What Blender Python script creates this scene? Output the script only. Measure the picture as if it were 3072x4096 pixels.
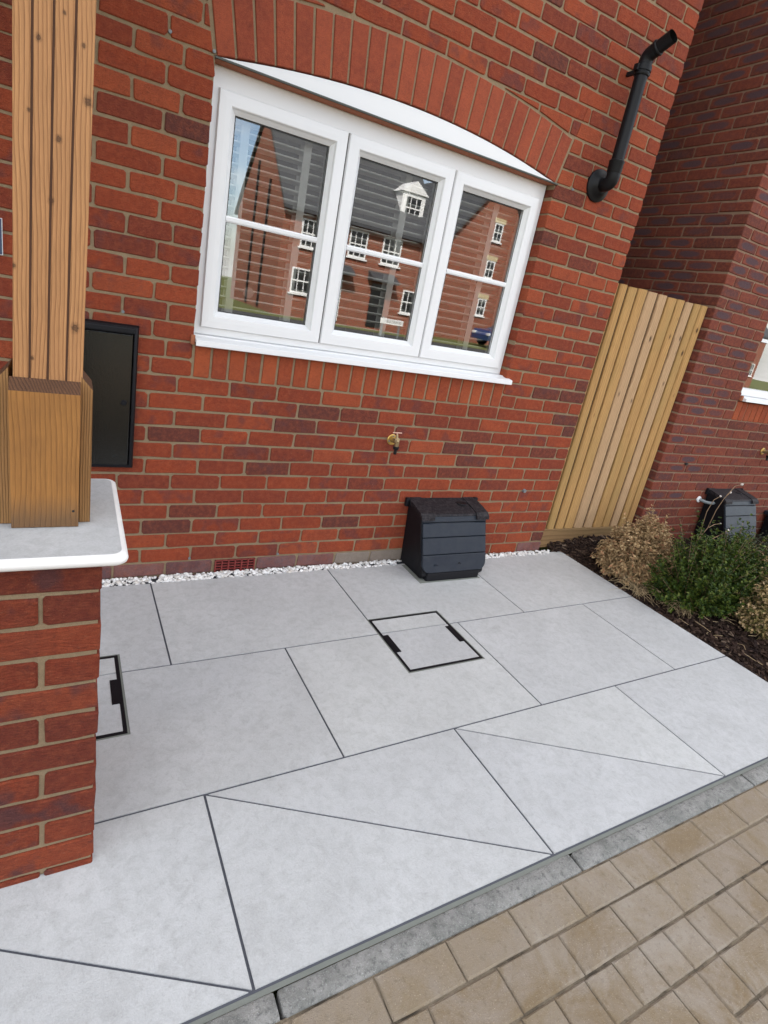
import bpy, bmesh, math, random
from mathutils import Vector, Matrix

# ------------------------------------------------------------------ scene, camera, world, sun
SC = bpy.context.scene
for o_ in list(bpy.data.objects):
    bpy.data.objects.remove(o_, do_unlink=True)
COL = SC.collection
RND = random.Random(7)

CAM = Vector((-0.2907, -2.5209, 1.4404))
ROW = [Vector((0.8746047, -0.4494130, 0.1819191)),       # camera right
       Vector((0.0102797, -0.3579442, -0.9336864)),      # camera down
       Vector((0.4847277, 0.8184766, -0.3084399))]       # camera forward
FPX, CX, CY = 2231.82, 1536 - 19.75, 2048 - 118.38       # in 3072 x 4096 pixels
cd = bpy.data.cameras.new('camera')
cam = bpy.data.objects.new('camera', cd)
COL.objects.link(cam)
cd.sensor_fit = 'VERTICAL'
cd.sensor_height = 36.0
cd.lens = FPX / 4096 * 36.0
cd.shift_x = 19.75 / 4096
cd.shift_y = -118.38 / 4096
cd.clip_start = 0.05
cd.clip_end = 600
cam.matrix_world = Matrix(((ROW[0].x, -ROW[1].x, -ROW[2].x, CAM.x),
                           (ROW[0].y, -ROW[1].y, -ROW[2].y, CAM.y),
                           (ROW[0].z, -ROW[1].z, -ROW[2].z, CAM.z),
                           (0, 0, 0, 1)))
SC.camera = cam

SUN_ELEV, SUN_AZ = math.radians(42), math.radians(-32)   # azimuth measured from +y (behind the house) round to +x
W = bpy.data.worlds.new('World')
SC.world = W
W.use_nodes = True
wn = W.node_tree
wn.nodes.clear()
w_out = wn.nodes.new('ShaderNodeOutputWorld')
w_bg = wn.nodes.new('ShaderNodeBackground')
w_bg.inputs['Strength'].default_value = 0.13
sky = wn.nodes.new('ShaderNodeTexSky')
sky.sky_type = 'NISHITA'
sky.sun_disc = False
sky.sun_elevation = SUN_ELEV
sky.sun_rotation = SUN_AZ
sky.dust_density = 2.0
sky.ozone_density = 1.0
# broken white cloud over the blue
w_tc = wn.nodes.new('ShaderNodeTexCoord')
w_map = wn.nodes.new('ShaderNodeMapping')
w_map.inputs['Scale'].default_value = (1.0, 1.0, 2.6)
w_map.inputs['Location'].default_value = (3.1, 1.7, 0.4)
w_no = wn.nodes.new('ShaderNodeTexNoise')
w_no.inputs['Scale'].default_value = 2.3
w_no.inputs['Detail'].default_value = 7
w_no.inputs['Roughness'].default_value = 0.58
w_rp = wn.nodes.new('ShaderNodeValToRGB')
w_rp.color_ramp.elements[0].position = 0.40
w_rp.color_ramp.elements[0].color = (0, 0, 0, 1)
w_rp.color_ramp.elements[1].position = 0.60
w_rp.color_ramp.elements[1].color = (0.9, 0.9, 0.9, 1)
w_mx = wn.nodes.new('ShaderNodeMix')
w_mx.data_type = 'RGBA'
w_mx.inputs[7].default_value = (8.1, 7.9, 7.55, 1)
wn.links.new(w_tc.outputs['Generated'], w_map.inputs['Vector'])
wn.links.new(w_map.outputs[0], w_no.inputs['Vector'])
wn.links.new(w_no.outputs['Fac'], w_rp.inputs[0])
wn.links.new(w_rp.outputs[0], w_mx.inputs[0])
wn.links.new(sky.outputs[0], w_mx.inputs[6])
wn.links.new(w_mx.outputs[2], w_bg.inputs['Color'])
wn.links.new(w_bg.outputs[0], w_out.inputs[0])

sd = bpy.data.lights.new('sun', 'SUN')
sd.energy = 5.0
sd.angle = math.radians(0.5)
sd.color = (1.0, 0.95, 0.87)
sun = bpy.data.objects.new('sun', sd)
COL.objects.link(sun)
sdir = Vector((math.sin(SUN_AZ) * math.cos(SUN_ELEV), math.cos(SUN_AZ) * math.cos(SUN_ELEV), math.sin(SUN_ELEV)))
sun.rotation_euler = sdir.to_track_quat('Z', 'Y').to_euler()
sun.location = sdir * 60

SC.render.engine = 'CYCLES'
SC.view_settings.view_transform = 'Standard'
SC.view_settings.look = 'None'
SC.view_settings.exposure = 1.85
SC.view_settings.gamma = 1.0
SC.view_settings.use_curve_mapping = False
SC.cycles.max_bounces = 8
SC.cycles.transparent_max_bounces = 16

# ------------------------------------------------------------------ small helpers
def proj(p):
    d = Vector(p) - CAM
    z = ROW[2].dot(d)
    if z < 0.05:
        return None
    return (CX + FPX * ROW[0].dot(d) / z, CY + FPX * ROW[1].dot(d) / z, z)

def in_frame(p, m=60):
    q = proj(p)
    return q is not None and -m < q[0] < 3072 + m and -m < q[1] < 4096 + m

def link(o, parent=None, loc=None):
    COL.objects.link(o)
    if parent is not None:
        o.parent = parent
    if loc is not None:
        o.location = loc
    return o

def tag(o, label=None, cat=None, group=None, kind=None):
    if label: o['label'] = label
    if cat: o['category'] = cat
    if group: o['group'] = group
    if kind: o['kind'] = kind
    return o

def thing(name, label, cat, loc=(0, 0, 0), group=None):
    o = bpy.data.objects.new(name, None)
    o.empty_display_size = 0.1
    link(o, None, loc)
    return tag(o, label, cat, group)

def copy_tree(o, parent=None):
    c = o.copy()
    COL.objects.link(c)
    if parent is not None:
        c.parent = parent
    for ch in list(o.children):
        copy_tree(ch, c)
    return c

class MB:
    """collects polygons and links them as one mesh object"""
    def __init__(self):
        self.v, self.f, self.mi = [], [], []
    def add(self, vs, fs, mi=0):
        n = len(self.v)
        self.v += [tuple(p) for p in vs]
        self.f += [tuple(i + n for i in q) for q in fs]
        self.mi += [mi] * len(fs)
    def box(self, x0, x1, y0, y1, z0, z1, mi=0):
        self.add([(x0, y0, z0), (x1, y0, z0), (x1, y1, z0), (x0, y1, z0),
                  (x0, y0, z1), (x1, y0, z1), (x1, y1, z1), (x0, y1, z1)],
                 [(3, 2, 1, 0), (4, 5, 6, 7), (0, 1, 5, 4), (1, 2, 6, 5), (2, 3, 7, 6), (3, 0, 4, 7)], mi)
    def bbox(self, x0, x1, y0, y1, z0, z1, b=0.004, mi=0):
        """box with chamfered edges"""
        bm = bmesh.new()
        bmesh.ops.create_cube(bm, size=1)
        for v in bm.verts:
            v.co = Vector(((x0 + x1) / 2 + v.co.x * (x1 - x0), (y0 + y1) / 2 + v.co.y * (y1 - y0), (z0 + z1) / 2 + v.co.z * (z1 - z0)))
        bmesh.ops.bevel(bm, geom=bm.edges[:], offset=b, segments=2, affect='EDGES', profile=0.5)
        bm.verts.index_update()
        self.add([v.co[:] for v in bm.verts], [[v.index for v in f.verts] for f in bm.faces], mi)
        bm.free()
    def tube(self, pts, rad, n=10, mi=0, caps=True):
        """swept tube through pts; rad is one radius or a list"""
        pts = [Vector(p) for p in pts]
        rs = rad if isinstance(rad, (list, tuple)) else [rad] * len(pts)
        vs, fs = [], []
        up = None
        for i, p in enumerate(pts):
            a = pts[max(i - 1, 0)]; b = pts[min(i + 1, len(pts) - 1)]
            t = (b - a)
            if t.length < 1e-9: t = Vector((0, 0, 1))
            t.normalize()
            if up is None:
                up = Vector((0, 0, 1)) if abs(t.z) < 0.9 else Vector((1, 0, 0))
            s = t.cross(up)
            if s.length < 1e-6:
                s = t.cross(Vector((1, 0, 0)))
            s.normalize()
            u = s.cross(t).normalized()
            up = u
            for k in range(n):
                an = 2 * math.pi * k / n
                vs.append(p + (s * math.cos(an) + u * math.sin(an)) * rs[i])
        for i in range(len(pts) - 1):
            for k in range(n):
                k2 = (k + 1) % n
                fs.append((i * n + k, i * n + k2, (i + 1) * n + k2, (i + 1) * n + k))
        if caps:
            fs.append(tuple(range(n))[::-1])
            fs.append(tuple(range((len(pts) - 1) * n, len(pts) * n)))
        self.add(vs, fs, mi)
    def ring(self, x0, x1, z0, z1, prof, mi=0):
        """mitred rectangular ring in the xz plane; prof = [(inset, y), ...]"""
        vs, fs = [], []
        m = len(prof)
        for ins, y in prof:
            vs += [(x0 + ins, y, z0 + ins), (x1 - ins, y, z0 + ins), (x1 - ins, y, z1 - ins), (x0 + ins, y, z1 - ins)]
        for i in range(m - 1):
            for k in range(4):
                k2 = (k + 1) % 4
                fs.append((i * 4 + k, i * 4 + k2, (i + 1) * 4 + k2, (i + 1) * 4 + k))
        self.add(vs, fs, mi)
    def prism(self, poly, axis, a, b, mi=0):
        """extrude a 2D polygon: axis 'x' takes (y,z), 'y' takes (x,z), 'z' takes (x,y)"""
        def P(q, t):
            return {'x': (t, q[0], q[1]), 'y': (q[0], t, q[1]), 'z': (q[0], q[1], t)}[axis]
        n = len(poly)
        vs = [P(q, a) for q in poly] + [P(q, b) for q in poly]
        fs = [tuple(range(n)), tuple(range(n, 2 * n))[::-1]]
        for i in range(n):
            j = (i + 1) % n
            fs.append((i, i + n, j + n, j))
        self.add(vs, fs, mi)
    def mesh(self, name, mats, smooth=False, fix=True):
        me = bpy.data.meshes.new(name)
        me.from_pydata(self.v, [], self.f)
        for m in (mats if isinstance(mats, (list, tuple)) else [mats]):
            me.materials.append(m)
        for i, p in enumerate(me.polygons):
            p.material_index = self.mi[i]
        if fix:
            bm = bmesh.new(); bm.from_mesh(me)
            bmesh.ops.recalc_face_normals(bm, faces=bm.faces[:])
            bm.to_mesh(me); bm.free()
        if smooth:
            me.shade_smooth()
            me.set_sharp_from_angle(angle=math.radians(smooth if smooth is not True else 40))
        me.update()
        return me
    def build(self, name, mats, parent=None, loc=None, smooth=False, fix=True):
        o = bpy.data.objects.new(name, self.mesh(name, mats, smooth, fix))
        return link(o, parent, loc)

# ------------------------------------------------------------------ materials
class NT:
    def __init__(self, name):
        self.m = bpy.data.materials.new(name)
        self.m.use_nodes = True
        self.t = self.m.node_tree
        self.b = self.t.nodes['Principled BSDF']
    def n(self, typ, **kw):
        nd = self.t.nodes.new(typ)
        for k, v in kw.items():
            setattr(nd, k, v)
        return nd
    def l(self, a, b):
        self.t.links.new(a, b)
    def set(self, **kw):
        for k, v in kw.items():
            k = {'rough': 'Roughness', 'metal': 'Metallic', 'spec': 'Specular IOR Level', 'color': 'Base Color', 'sub': 'Subsurface Weight', 'coat': 'Coat Weight'}.get(k, k)
            if k == 'Base Color' and not hasattr(v, 'links'):
                v = (*v, 1)
            if hasattr(v, 'links'):
                self.l(v, self.b.inputs[k])
            else:
                self.b.inputs[k].default_value = v
        return self
    def world(self):
        return self.n('ShaderNodeNewGeometry').outputs['Position']
    def obj(self, k=37.0):
        tc = self.n('ShaderNodeTexCoord'); oi = self.n('ShaderNodeObjectInfo')
        mul = self.math('MULTIPLY', oi.outputs['Random'], k)
        add = self.n('ShaderNodeVectorMath', operation='ADD')
        self.l(tc.outputs['Object'], add.inputs[0]); self.l(mul, add.inputs[1])
        return add.outputs[0]
    def rand(self, island=False):
        if island:
            return self.n('ShaderNodeNewGeometry').outputs['Random Per Island']
        return self.n('ShaderNodeObjectInfo').outputs['Random']
    def scale(self, vec, s, loc=(0, 0, 0)):
        mp = self.n('ShaderNodeMapping')
        mp.inputs['Scale'].default_value = s
        mp.inputs['Location'].default_value = loc
        self.l(vec, mp.inputs['Vector'])
        return mp.outputs[0]
    def noise(self, vec, sc, det=4, ro=0.55, dist=0.0):
        nd = self.n('ShaderNodeTexNoise')
        nd.inputs['Scale'].default_value = sc
        nd.inputs['Detail'].default_value = det
        nd.inputs['Roughness'].default_value = ro
        nd.inputs['Distortion'].default_value = dist
        self.l(vec, nd.inputs['Vector'])
        return nd.outputs['Fac']
    def voro(self, vec, sc, feature='F1', out='Distance'):
        nd = self.n('ShaderNodeTexVoronoi', feature=feature)
        nd.inputs['Scale'].default_value = sc
        self.l(vec, nd.inputs['Vector'])
        return nd.outputs[out]
    def math(self, op, a, b=0.0, clamp=False):
        nd = self.n('ShaderNodeMath', operation=op)
        nd.use_clamp = clamp
        for i, v in enumerate((a, b)):
            if hasattr(v, 'links'): self.l(v, nd.inputs[i])
            else: nd.inputs[i].default_value = v
        return nd.outputs[0]
    def ramp(self, fac, stops, interp='LINEAR'):
        nd = self.n('ShaderNodeValToRGB')
        cr = nd.color_ramp
        cr.interpolation = interp
        while len(cr.elements) < len(stops):
            cr.elements.new(0.5)
        for e, (p, c) in zip(cr.elements, stops):
            e.position = p
            e.color = (*c, 1) if isinstance(c, (tuple, list)) else (c, c, c, 1)
        self.l(fac, nd.inputs[0])
        return nd.outputs[0]
    def mix(self, fac, a, b, mode='MIX'):
        nd = self.n('ShaderNodeMix', data_type='RGBA', blend_type=mode)
        for i, v in ((0, fac), (6, a), (7, b)):
            if hasattr(v, 'links'): self.l(v, nd.inputs[i])
            elif i == 0: nd.inputs[0].default_value = v
            else: nd.inputs[i].default_value = (*v, 1)
        return nd.outputs[2]
    def bump(self, h, dist=0.002, st=1.0):
        nd = self.n('ShaderNodeBump')
        nd.inputs['Distance'].default_value = dist
        nd.inputs['Strength'].default_value = st
        self.l(h, nd.inputs['Height'])
        self.l(nd.outputs[0], self.b.inputs['Normal'])
        return self
    def sep(self, vec, i):
        nd = self.n('ShaderNodeSeparateXYZ'); self.l(vec, nd.inputs[0])
        return nd.outputs[i]

def brick_mat(name, stops, island=False, blotch=0.0, fleck=0.5, crease=1.0, blotch_col=(0.07, 0.042, 0.050), patch=0.45):
    T = NT(name)
    P = T.world()
    r = T.rand(island)
    base = T.ramp(r, stops)
    big = T.noise(P, 9, 3, 0.6, 0.3)
    mid = T.noise(P, 45, 5, 0.65)
    col = T.mix(T.ramp(big, [(0.35, 0.0), (0.7, 0.75)]), base, T.mix(0.55, base, (0.12, 0.028, 0.02)))
    col = T.mix(T.ramp(mid, [(0.42, 0.0), (0.72, 0.6)]), col, T.mix(0.5, col, (0.38, 0.100, 0.042)))
    col = T.mix(T.ramp(T.noise(P, 75, 5, 0.7), [(0.30, 0.65), (0.46, 0.0)]), col, T.mix(0.6, col, (0.07, 0.022, 0.018)))
    # purple fired patches on some bricks
    r2 = T.math('FRACT', T.math('MULTIPLY', r, 17.31))
    pat = T.math('MULTIPLY', T.ramp(T.noise(P, 13, 2, 0.5), [(0.5, 0.0), (0.62, 1.0)]), T.math('GREATER_THAN', r2, 0.72))
    col = T.mix(T.math('MULTIPLY', pat, patch), col, (0.085, 0.036, 0.038))
    if blotch:
        g = T.n('ShaderNodeTexCoord').outputs['Generated']
        gx = T.math('POWER', T.math('ABSOLUTE', T.math('MULTIPLY', T.math('SUBTRACT', T.sep(g, 0), 0.5), 2.3)), 3.0)
        gz_ = T.math('POWER', T.math('ABSOLUTE', T.math('MULTIPLY', T.math('SUBTRACT', T.sep(g, 2), 0.5), 2.5)), 2.0)
        d = T.math('ADD', T.math('ADD', gx, gz_), T.math('MULTIPLY', T.math('SUBTRACT', big, 0.5), 1.2))
        core = T.ramp(d, [(0.35, 1.0), (0.8, 0.0)])
        amt = T.ramp(T.math('FRACT', T.math('MULTIPLY', r, 7.77)), [(0.25, 0.0), (0.6, blotch)])
        col = T.mix(T.math('MULTIPLY', core, amt), col, blotch_col)
        pit = T.ramp(T.noise(P, 120, 2, 0.5), [(0.28, 1.0), (0.32, 0.0)])
        col = T.mix(T.math('MULTIPLY', pit, 0.7), col, (0.02, 0.012, 0.012))
    # pale sand flecks and rubbed edges
    fl = T.ramp(T.noise(T.scale(P, (1, 1, 1.6)), 150, 4, 0.7), [(0.60, 0.0), (0.72, 1.0)])
    flm = T.math('MULTIPLY', fl, T.ramp(T.noise(P, 22, 2, 0.5), [(0.40, 0.0), (0.68, fleck)]))
    col = T.mix(flm, col, (0.44, 0.205, 0.115))
    fine = T.noise(P, 420, 2, 0.5)
    col = T.mix(0.5, col, T.mix(fine, (0, 0, 0), (1, 1, 1)), 'OVERLAY')
    T.set(color=col, rough=0.93, spec=0.25)
    cr = T.noise(T.scale(P, (1, 1, 3.0)), 60, 6, 0.7, 0.6)
    T.bump(T.math('ADD', T.math('MULTIPLY', cr, crease), T.math('MULTIPLY', fine, 0.25)), 0.0065)
    return T.m

WARM = [(0.0, (0.085, 0.031, 0.026)), (0.05, (0.110, 0.032, 0.023)), (0.12, (0.170, 0.034, 0.018)), (0.45, (0.222, 0.040, 0.0165)), (0.8, (0.270, 0.050, 0.019)), (1.0, (0.305, 0.066, 0.026))]
ARCH = [(0.0, (0.23, 0.050, 0.026)), (1.0, (0.30, 0.070, 0.034))]
SILL = [(0.0, (0.25, 0.050, 0.019)), (1.0, (0.32, 0.072, 0.026))]
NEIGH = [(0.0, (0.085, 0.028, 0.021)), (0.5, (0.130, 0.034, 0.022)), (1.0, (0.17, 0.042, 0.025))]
PLIN = [(0.0, (0.12, 0.075, 0.080)), (0.6, (0.17, 0.10, 0.10)), (1.0, (0.22, 0.085, 0.065))]
M = {}
M['brick'] = brick_mat('red_stock_brick', WARM)
M['brick_i'] = brick_mat('red_stock_brick_joined', WARM, True)
M['arch'] = brick_mat('arch_brick_red', ARCH, fleck=0.3, crease=0.35, patch=0.0)
M['sill'] = brick_mat('sill_brick_red', SILL, fleck=0.3, crease=0.5, patch=0.0)
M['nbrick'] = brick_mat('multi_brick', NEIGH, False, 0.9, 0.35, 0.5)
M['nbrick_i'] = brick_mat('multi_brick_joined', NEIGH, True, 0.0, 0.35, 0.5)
M['pbrick'] = brick_mat('pier_brick', [(0.0, (0.150, 0.030, 0.017)), (0.4, (0.205, 0.037, 0.016)), (1.0, (0.275, 0.055, 0.022))], crease=1.7, fleck=0.45, patch=0.75)
M['plinth'] = brick_mat('plinth_brick', PLIN, fleck=0.5)

def mortar_mat(name, c):
    T = NT(name); P = T.world()
    n1 = T.noise(P, 35, 5, 0.6); n2 = T.noise(P, 500, 3, 0.6)
    col = T.mix(n1, tuple(x * 0.75 for x in c), tuple(min(1, x * 1.2) for x in c))
    col = T.mix(0.4, col, T.mix(n2, (0, 0, 0), (1, 1, 1)), 'OVERLAY')
    T.set(color=col, rough=0.97, spec=0.15)
    T.bump(T.math('ADD', n1, T.math('MULTIPLY', n2, 0.5)), 0.004)
    return T.m
M['mortar'] = mortar_mat('buff_mortar', (0.25, 0.185, 0.115))
M['nmortar'] = mortar_mat('pinkish_mortar', (0.235, 0.155, 0.105))
M['smear'] = mortar_mat('grey_mortar_smear', (0.215, 0.175, 0.145))

def plain(name, c, rough=0.5, spec=0.5, metal=0.0, bump=0.0, bscale=80, var=0.12, vscale=12, coat=0.0):
    T = NT(name); P = T.world()
    n1 = T.noise(P, vscale, 4, 0.6)
    T.set(color=T.mix(n1, tuple(x * (1 - var) for x in c), tuple(min(1, x * (1 + var)) for x in c)), rough=rough, spec=spec, metal=metal, coat=coat)
    if bump:
        T.bump(T.noise(P, bscale, 5, 0.6), bump)
    return T.m
M['upvc'] = plain('white_upvc', (0.68, 0.685, 0.69), 0.32, 0.5, var=0.015, vscale=5)
M['seal'] = plain('dark_seal', (0.03, 0.03, 0.03), 0.6)
M['blind'] = plain('white_blind', (0.86, 0.86, 0.85), 0.5, var=0.02)
M['lintel'] = plain('dark_lintel_edge', (0.045, 0.05, 0.04), 0.5, bump=0.001)
M['soffit'] = plain('brown_soffit', (0.30, 0.10, 0.045), 0.85)
M['blackgloss'] = plain('glossy_black_door', (0.007, 0.007, 0.006), 0.07, 0.45, bump=0.0006, bscale=140)
M['blackplastic'] = plain('black_plastic', (0.006, 0.006, 0.008), 0.5, 0.2, bump=0.0008, bscale=300, var=0.3, vscale=30)
M['pipe'] = plain('black_pipe', (0.008, 0.008, 0.009), 0.42, 0.16, var=0.2)
M['pipe_in'] = plain('pipe_inside', (0.004, 0.004, 0.004), 0.9, 0.1)
M['brass'] = plain('brass', (0.62, 0.42, 0.13), 0.36, metal=1.0, var=0.25, vscale=90)
M['brass_dull'] = plain('dull_brass', (0.30, 0.22, 0.12), 0.5, metal=0.85, var=0.3, vscale=120)
M['fence_gap_shade'] = plain('painted_gap_shade', (0.040, 0.022, 0.010), 0.95)  # near-black brown: shade between the fence boards put into the colour
M['copper'] = plain('copper_pink', (0.66, 0.42, 0.33), 0.45, metal=0.6)
M['navy'] = plain('navy_plate', (0.015, 0.035, 0.09), 0.3)
M['whiteplate'] = plain('white_edge', (0.7, 0.7, 0.7), 0.4)
M['grey'] = plain('grey_plastic', (0.16, 0.18, 0.19), 0.5)
M['grout'] = plain('dark_grey_grout', (0.075, 0.078, 0.092), 0.9, 0.2, bump=0.001, bscale=200)
M['collar'] = plain('grey_mortar_collar', (0.17, 0.18, 0.16), 0.95, 0.2, bump=0.002, bscale=120)
M['room'] = plain('dim_room', (0.20, 0.19, 0.18), 0.9, 0.1)
M['tarmac'] = plain('tarmac', (0.055, 0.055, 0.057), 0.95, 0.2, bump=0.004, bscale=120)
M['kerbgrey'] = plain('pale_kerb', (0.40, 0.39, 0.36), 0.9)
M['roof'] = plain('slate_roof', (0.045, 0.047, 0.052), 0.75, var=0.35, vscale=3)
M['dark'] = plain('dark_opening', (0.012, 0.012, 0.013), 0.2)
M['buff'] = plain('buff_stone', (0.44, 0.36, 0.22), 0.9)
M['carblue'] = plain('blue_car_paint', (0.018, 0.05, 0.16), 0.25, 0.5, coat=0.6)
M['tyre'] = plain('tyre', (0.012, 0.012, 0.012), 0.9)
M['alloy'] = plain('alloy', (0.5, 0.5, 0.5), 0.35, metal=0.9)
M['canopy'] = plain('canopy_tiles', (0.06, 0.05, 0.05), 0.8)

# blue-grey weathered front of the gas box
T = NT('weathered_dark_panel'); P = T.world()
n1 = T.noise(P, 14, 6, 0.7, 0.8); n2 = T.noise(T.scale(P, (3, 3, 14)), 25, 4, 0.7)
c = T.mix(T.ramp(n1, [(0.35, 0.0), (0.7, 1.0)]), (0.009, 0.014, 0.024), (0.020, 0.025, 0.033))
c = T.mix(T.ramp(n2, [(0.62, 0.0), (0.8, 0.35)]), c, (0.09, 0.09, 0.085))
T.set(color=c, rough=T.ramp(n1, [(0.3, 0.34), (0.7, 0.5)]), spec=0.28); T.bump(n2, 0.0006)
M['panel'] = T.m
# dusty lid
T = NT('dusty_black_lid'); P = T.world()
n1 = T.noise(P, 60, 6, 0.75)
T.set(color=T.mix(T.ramp(n1, [(0.45, 0.0), (0.75, 1.0)]), (0.009, 0.008, 0.010), (0.055, 0.047, 0.050)), rough=0.6, spec=0.2); T.bump(n1, 0.0008)
M['lid'] = T.m
# glass: thin pane, part mirror, part clear (double glazing)
T = NT('window_glass')
T.t.nodes.remove(T.b)
fr = T.n('ShaderNodeFresnel'); fr.inputs['IOR'].default_value = 2.55
gl = T.n('ShaderNodeBsdfGlossy'); gl.inputs['Roughness'].default_value = 0.0
gl.inputs['Color'].default_value = (1, 1, 1, 1)
tr = T.n('ShaderNodeBsdfTransparent'); tr.inputs['Color'].default_value = (0.94, 0.96, 0.95, 1)
ms = T.n('ShaderNodeMixShader')
T.l(fr.outputs[0], ms.inputs[0]); T.l(tr.outputs[0], ms.inputs[1]); T.l(gl.outputs[0], ms.inputs[2])
T.l(ms.outputs[0], T.t.nodes['Material Output'].inputs[0])
M['glass'] = T.m
T = NT('sticker_film')
T.set(color=(0.75, 0.72, 0.70), rough=0.6, Alpha=0.45)
M['sticker'] = T.m
# porcelain slab
T = NT('pale_grey_porcelain'); P = T.obj(50)
n1 = T.noise(P, 3.0, 5, 0.65, 0.4); n2 = T.noise(P, 28, 6, 0.72, 0.5); n3 = T.noise(P, 260, 3, 0.6)
c = T.mix(T.ramp(n1, [(0.3, 0.0), (0.7, 1.0)]), (0.415, 0.422, 0.42), (0.485, 0.495, 0.495))
c = T.mix(T.ramp(n2, [(0.44, 0.0), (0.72, 0.6)]), c, (0.325, 0.325, 0.318))
c = T.mix(1.0, c, T.ramp(T.rand(), [(0.0, (0.94, 0.94, 0.95)), (1.0, (1.0, 1.0, 0.99))]), 'MULTIPLY')
c = T.mix(T.ramp(T.noise(P, 90, 4, 0.7), [(0.55, 0.0), (0.70, 0.32)]), c, (0.26, 0.255, 0.25))
c = T.mix(0.16, c, T.mix(n3, (0, 0, 0), (1, 1, 1)), 'OVERLAY')
T.set(color=c, rough=T.ramp(n2, [(0.3, 0.50), (0.8, 0.68)]), spec=0.4); T.bump(T.math('ADD', n2, T.math('MULTIPLY', n3, 0.35)), 0.0016)
M['slab'] = T.m
T = NT('white_cap_edge'); P = T.world()
T.set(color=T.mix(T.noise(P, 30, 4), (0.66, 0.65, 0.63), (0.74, 0.73, 0.71)), rough=0.5)
M['capedge'] = T.m
# edging kerb
T = NT('weathered_concrete'); P = T.world()
n1 = T.noise(P, 11, 5, 0.7); n2 = T.noise(P, 70, 6, 0.75); n3 = T.noise(P, 300, 3, 0.6)
c = T.mix(T.ramp(n1, [(0.35, 0.0), (0.65, 1.0)]), (0.165, 0.167, 0.155), (0.30, 0.296, 0.28))
c = T.mix(T.ramp(n2, [(0.5, 0.0), (0.68, 0.85)]), c, (0.09, 0.092, 0.088))
c = T.mix(T.ramp(n3, [(0.58, 0.0), (0.68, 0.6)]), c, (0.42, 0.42, 0.41))
T.set(color=c, rough=0.95, spec=0.2); T.bump(T.math('ADD', n2, n3), 0.003)
M['concrete'] = T.m
# buff paver
T = NT('buff_paver'); P = T.world()
r = T.rand()
n1 = T.noise(P, 6, 5, 0.7, 0.7); n2 = T.noise(P, 60, 6, 0.7); n3 = T.noise(P, 330, 3, 0.65)
c = T.ramp(r, [(0.0, (0.185, 0.133, 0.076)), (0.5, (0.212, 0.163, 0.105)), (1.0, (0.235, 0.186, 0.126))])
c = T.mix(T.ramp(n1, [(0.38, 0.0), (0.62, 0.9)]), c, (0.255, 0.215, 0.172))
c = T.mix(T.ramp(T.noise(P, 3.2, 5, 0.7, 1.2), [(0.55, 0.0), (0.72, 0.55)]), c, (0.34, 0.31, 0.27))
c = T.mix(T.ramp(n2, [(0.54, 0.0), (0.74, 0.55)]), c, (0.12, 0.088, 0.058))
c = T.mix(T.ramp(n3, [(0.62, 0.0), (0.68, 0.8)]), c, (0.40, 0.34, 0.25))
c = T.mix(T.ramp(n3, [(0.28, 0.7), (0.36, 0.0)]), c, (0.09, 0.065, 0.04))
T.set(color=c, rough=0.93, spec=0.25); T.bump(T.math('ADD', n2, n3), 0.0022)
M['paver'] = T.m
T = NT('joint_sand'); P = T.world()
n1 = T.noise(P, 7, 4, 0.7); n2 = T.noise(P, 160, 5, 0.7)
c = T.mix(T.ramp(n1, [(0.36, 0.0), (0.55, 1.0)]), (0.06, 0.05, 0.038), (0.20, 0.163, 0.118))
T.set(color=T.mix(0.5, c, T.mix(n2, (0, 0, 0), (1, 1, 1)), 'OVERLAY'), rough=1.0, spec=0.1); T.bump(n2, 0.006)
M['sand'] = T.m
# driveway that lies beyond the blocks built one by one
def brick_sheet(name, c1, c2, mortar, bw, bh, ms, off=0.5, plane='xz'):
    T = NT(name); P = T.world()
    if plane == 'xz':
        s = T.n('ShaderNodeSeparateXYZ'); T.l(P, s.inputs[0])
        cb = T.n('ShaderNodeCombineXYZ'); T.l(T.math('ADD', s.outputs[0], s.outputs[1]), cb.inputs[0]); T.l(s.outputs[2], cb.inputs[1]); v = cb.outputs[0]
    else:
        v = P
    b = T.n('ShaderNodeTexBrick', offset=off)
    b.inputs['Color1'].default_value = (*c1, 1); b.inputs['Color2'].default_value = (*c2, 1); b.inputs['Mortar'].default_value = (*mortar, 1)
    b.inputs['Scale'].default_value = 1.0; b.inputs['Mortar Size'].default_value = ms; b.inputs['Brick Width'].default_value = bw; b.inputs['Row Height'].default_value = bh
    T.l(v, b.inputs['Vector'])
    c = T.mix(0.5, b.outputs['Color'], T.mix(T.noise(P, 30, 4), (0.2, 0.2, 0.2), (0.8, 0.8, 0.8)), 'OVERLAY')
    T.set(color=c, rough=0.95, spec=0.2); T.bump(b.outputs['Fac'], -0.004)
    return T.m
M['drive_far'] = brick_sheet('buff_block_paving', (0.24, 0.18, 0.115), (0.27, 0.21, 0.145), (0.07, 0.055, 0.04), 0.2, 0.1, 0.004, plane='xy')
M['wall_far'] = brick_sheet('far_red_brick', (0.25, 0.055, 0.03), (0.17, 0.045, 0.03), (0.25, 0.19, 0.13), 0.225, 0.075, 0.01)
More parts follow.
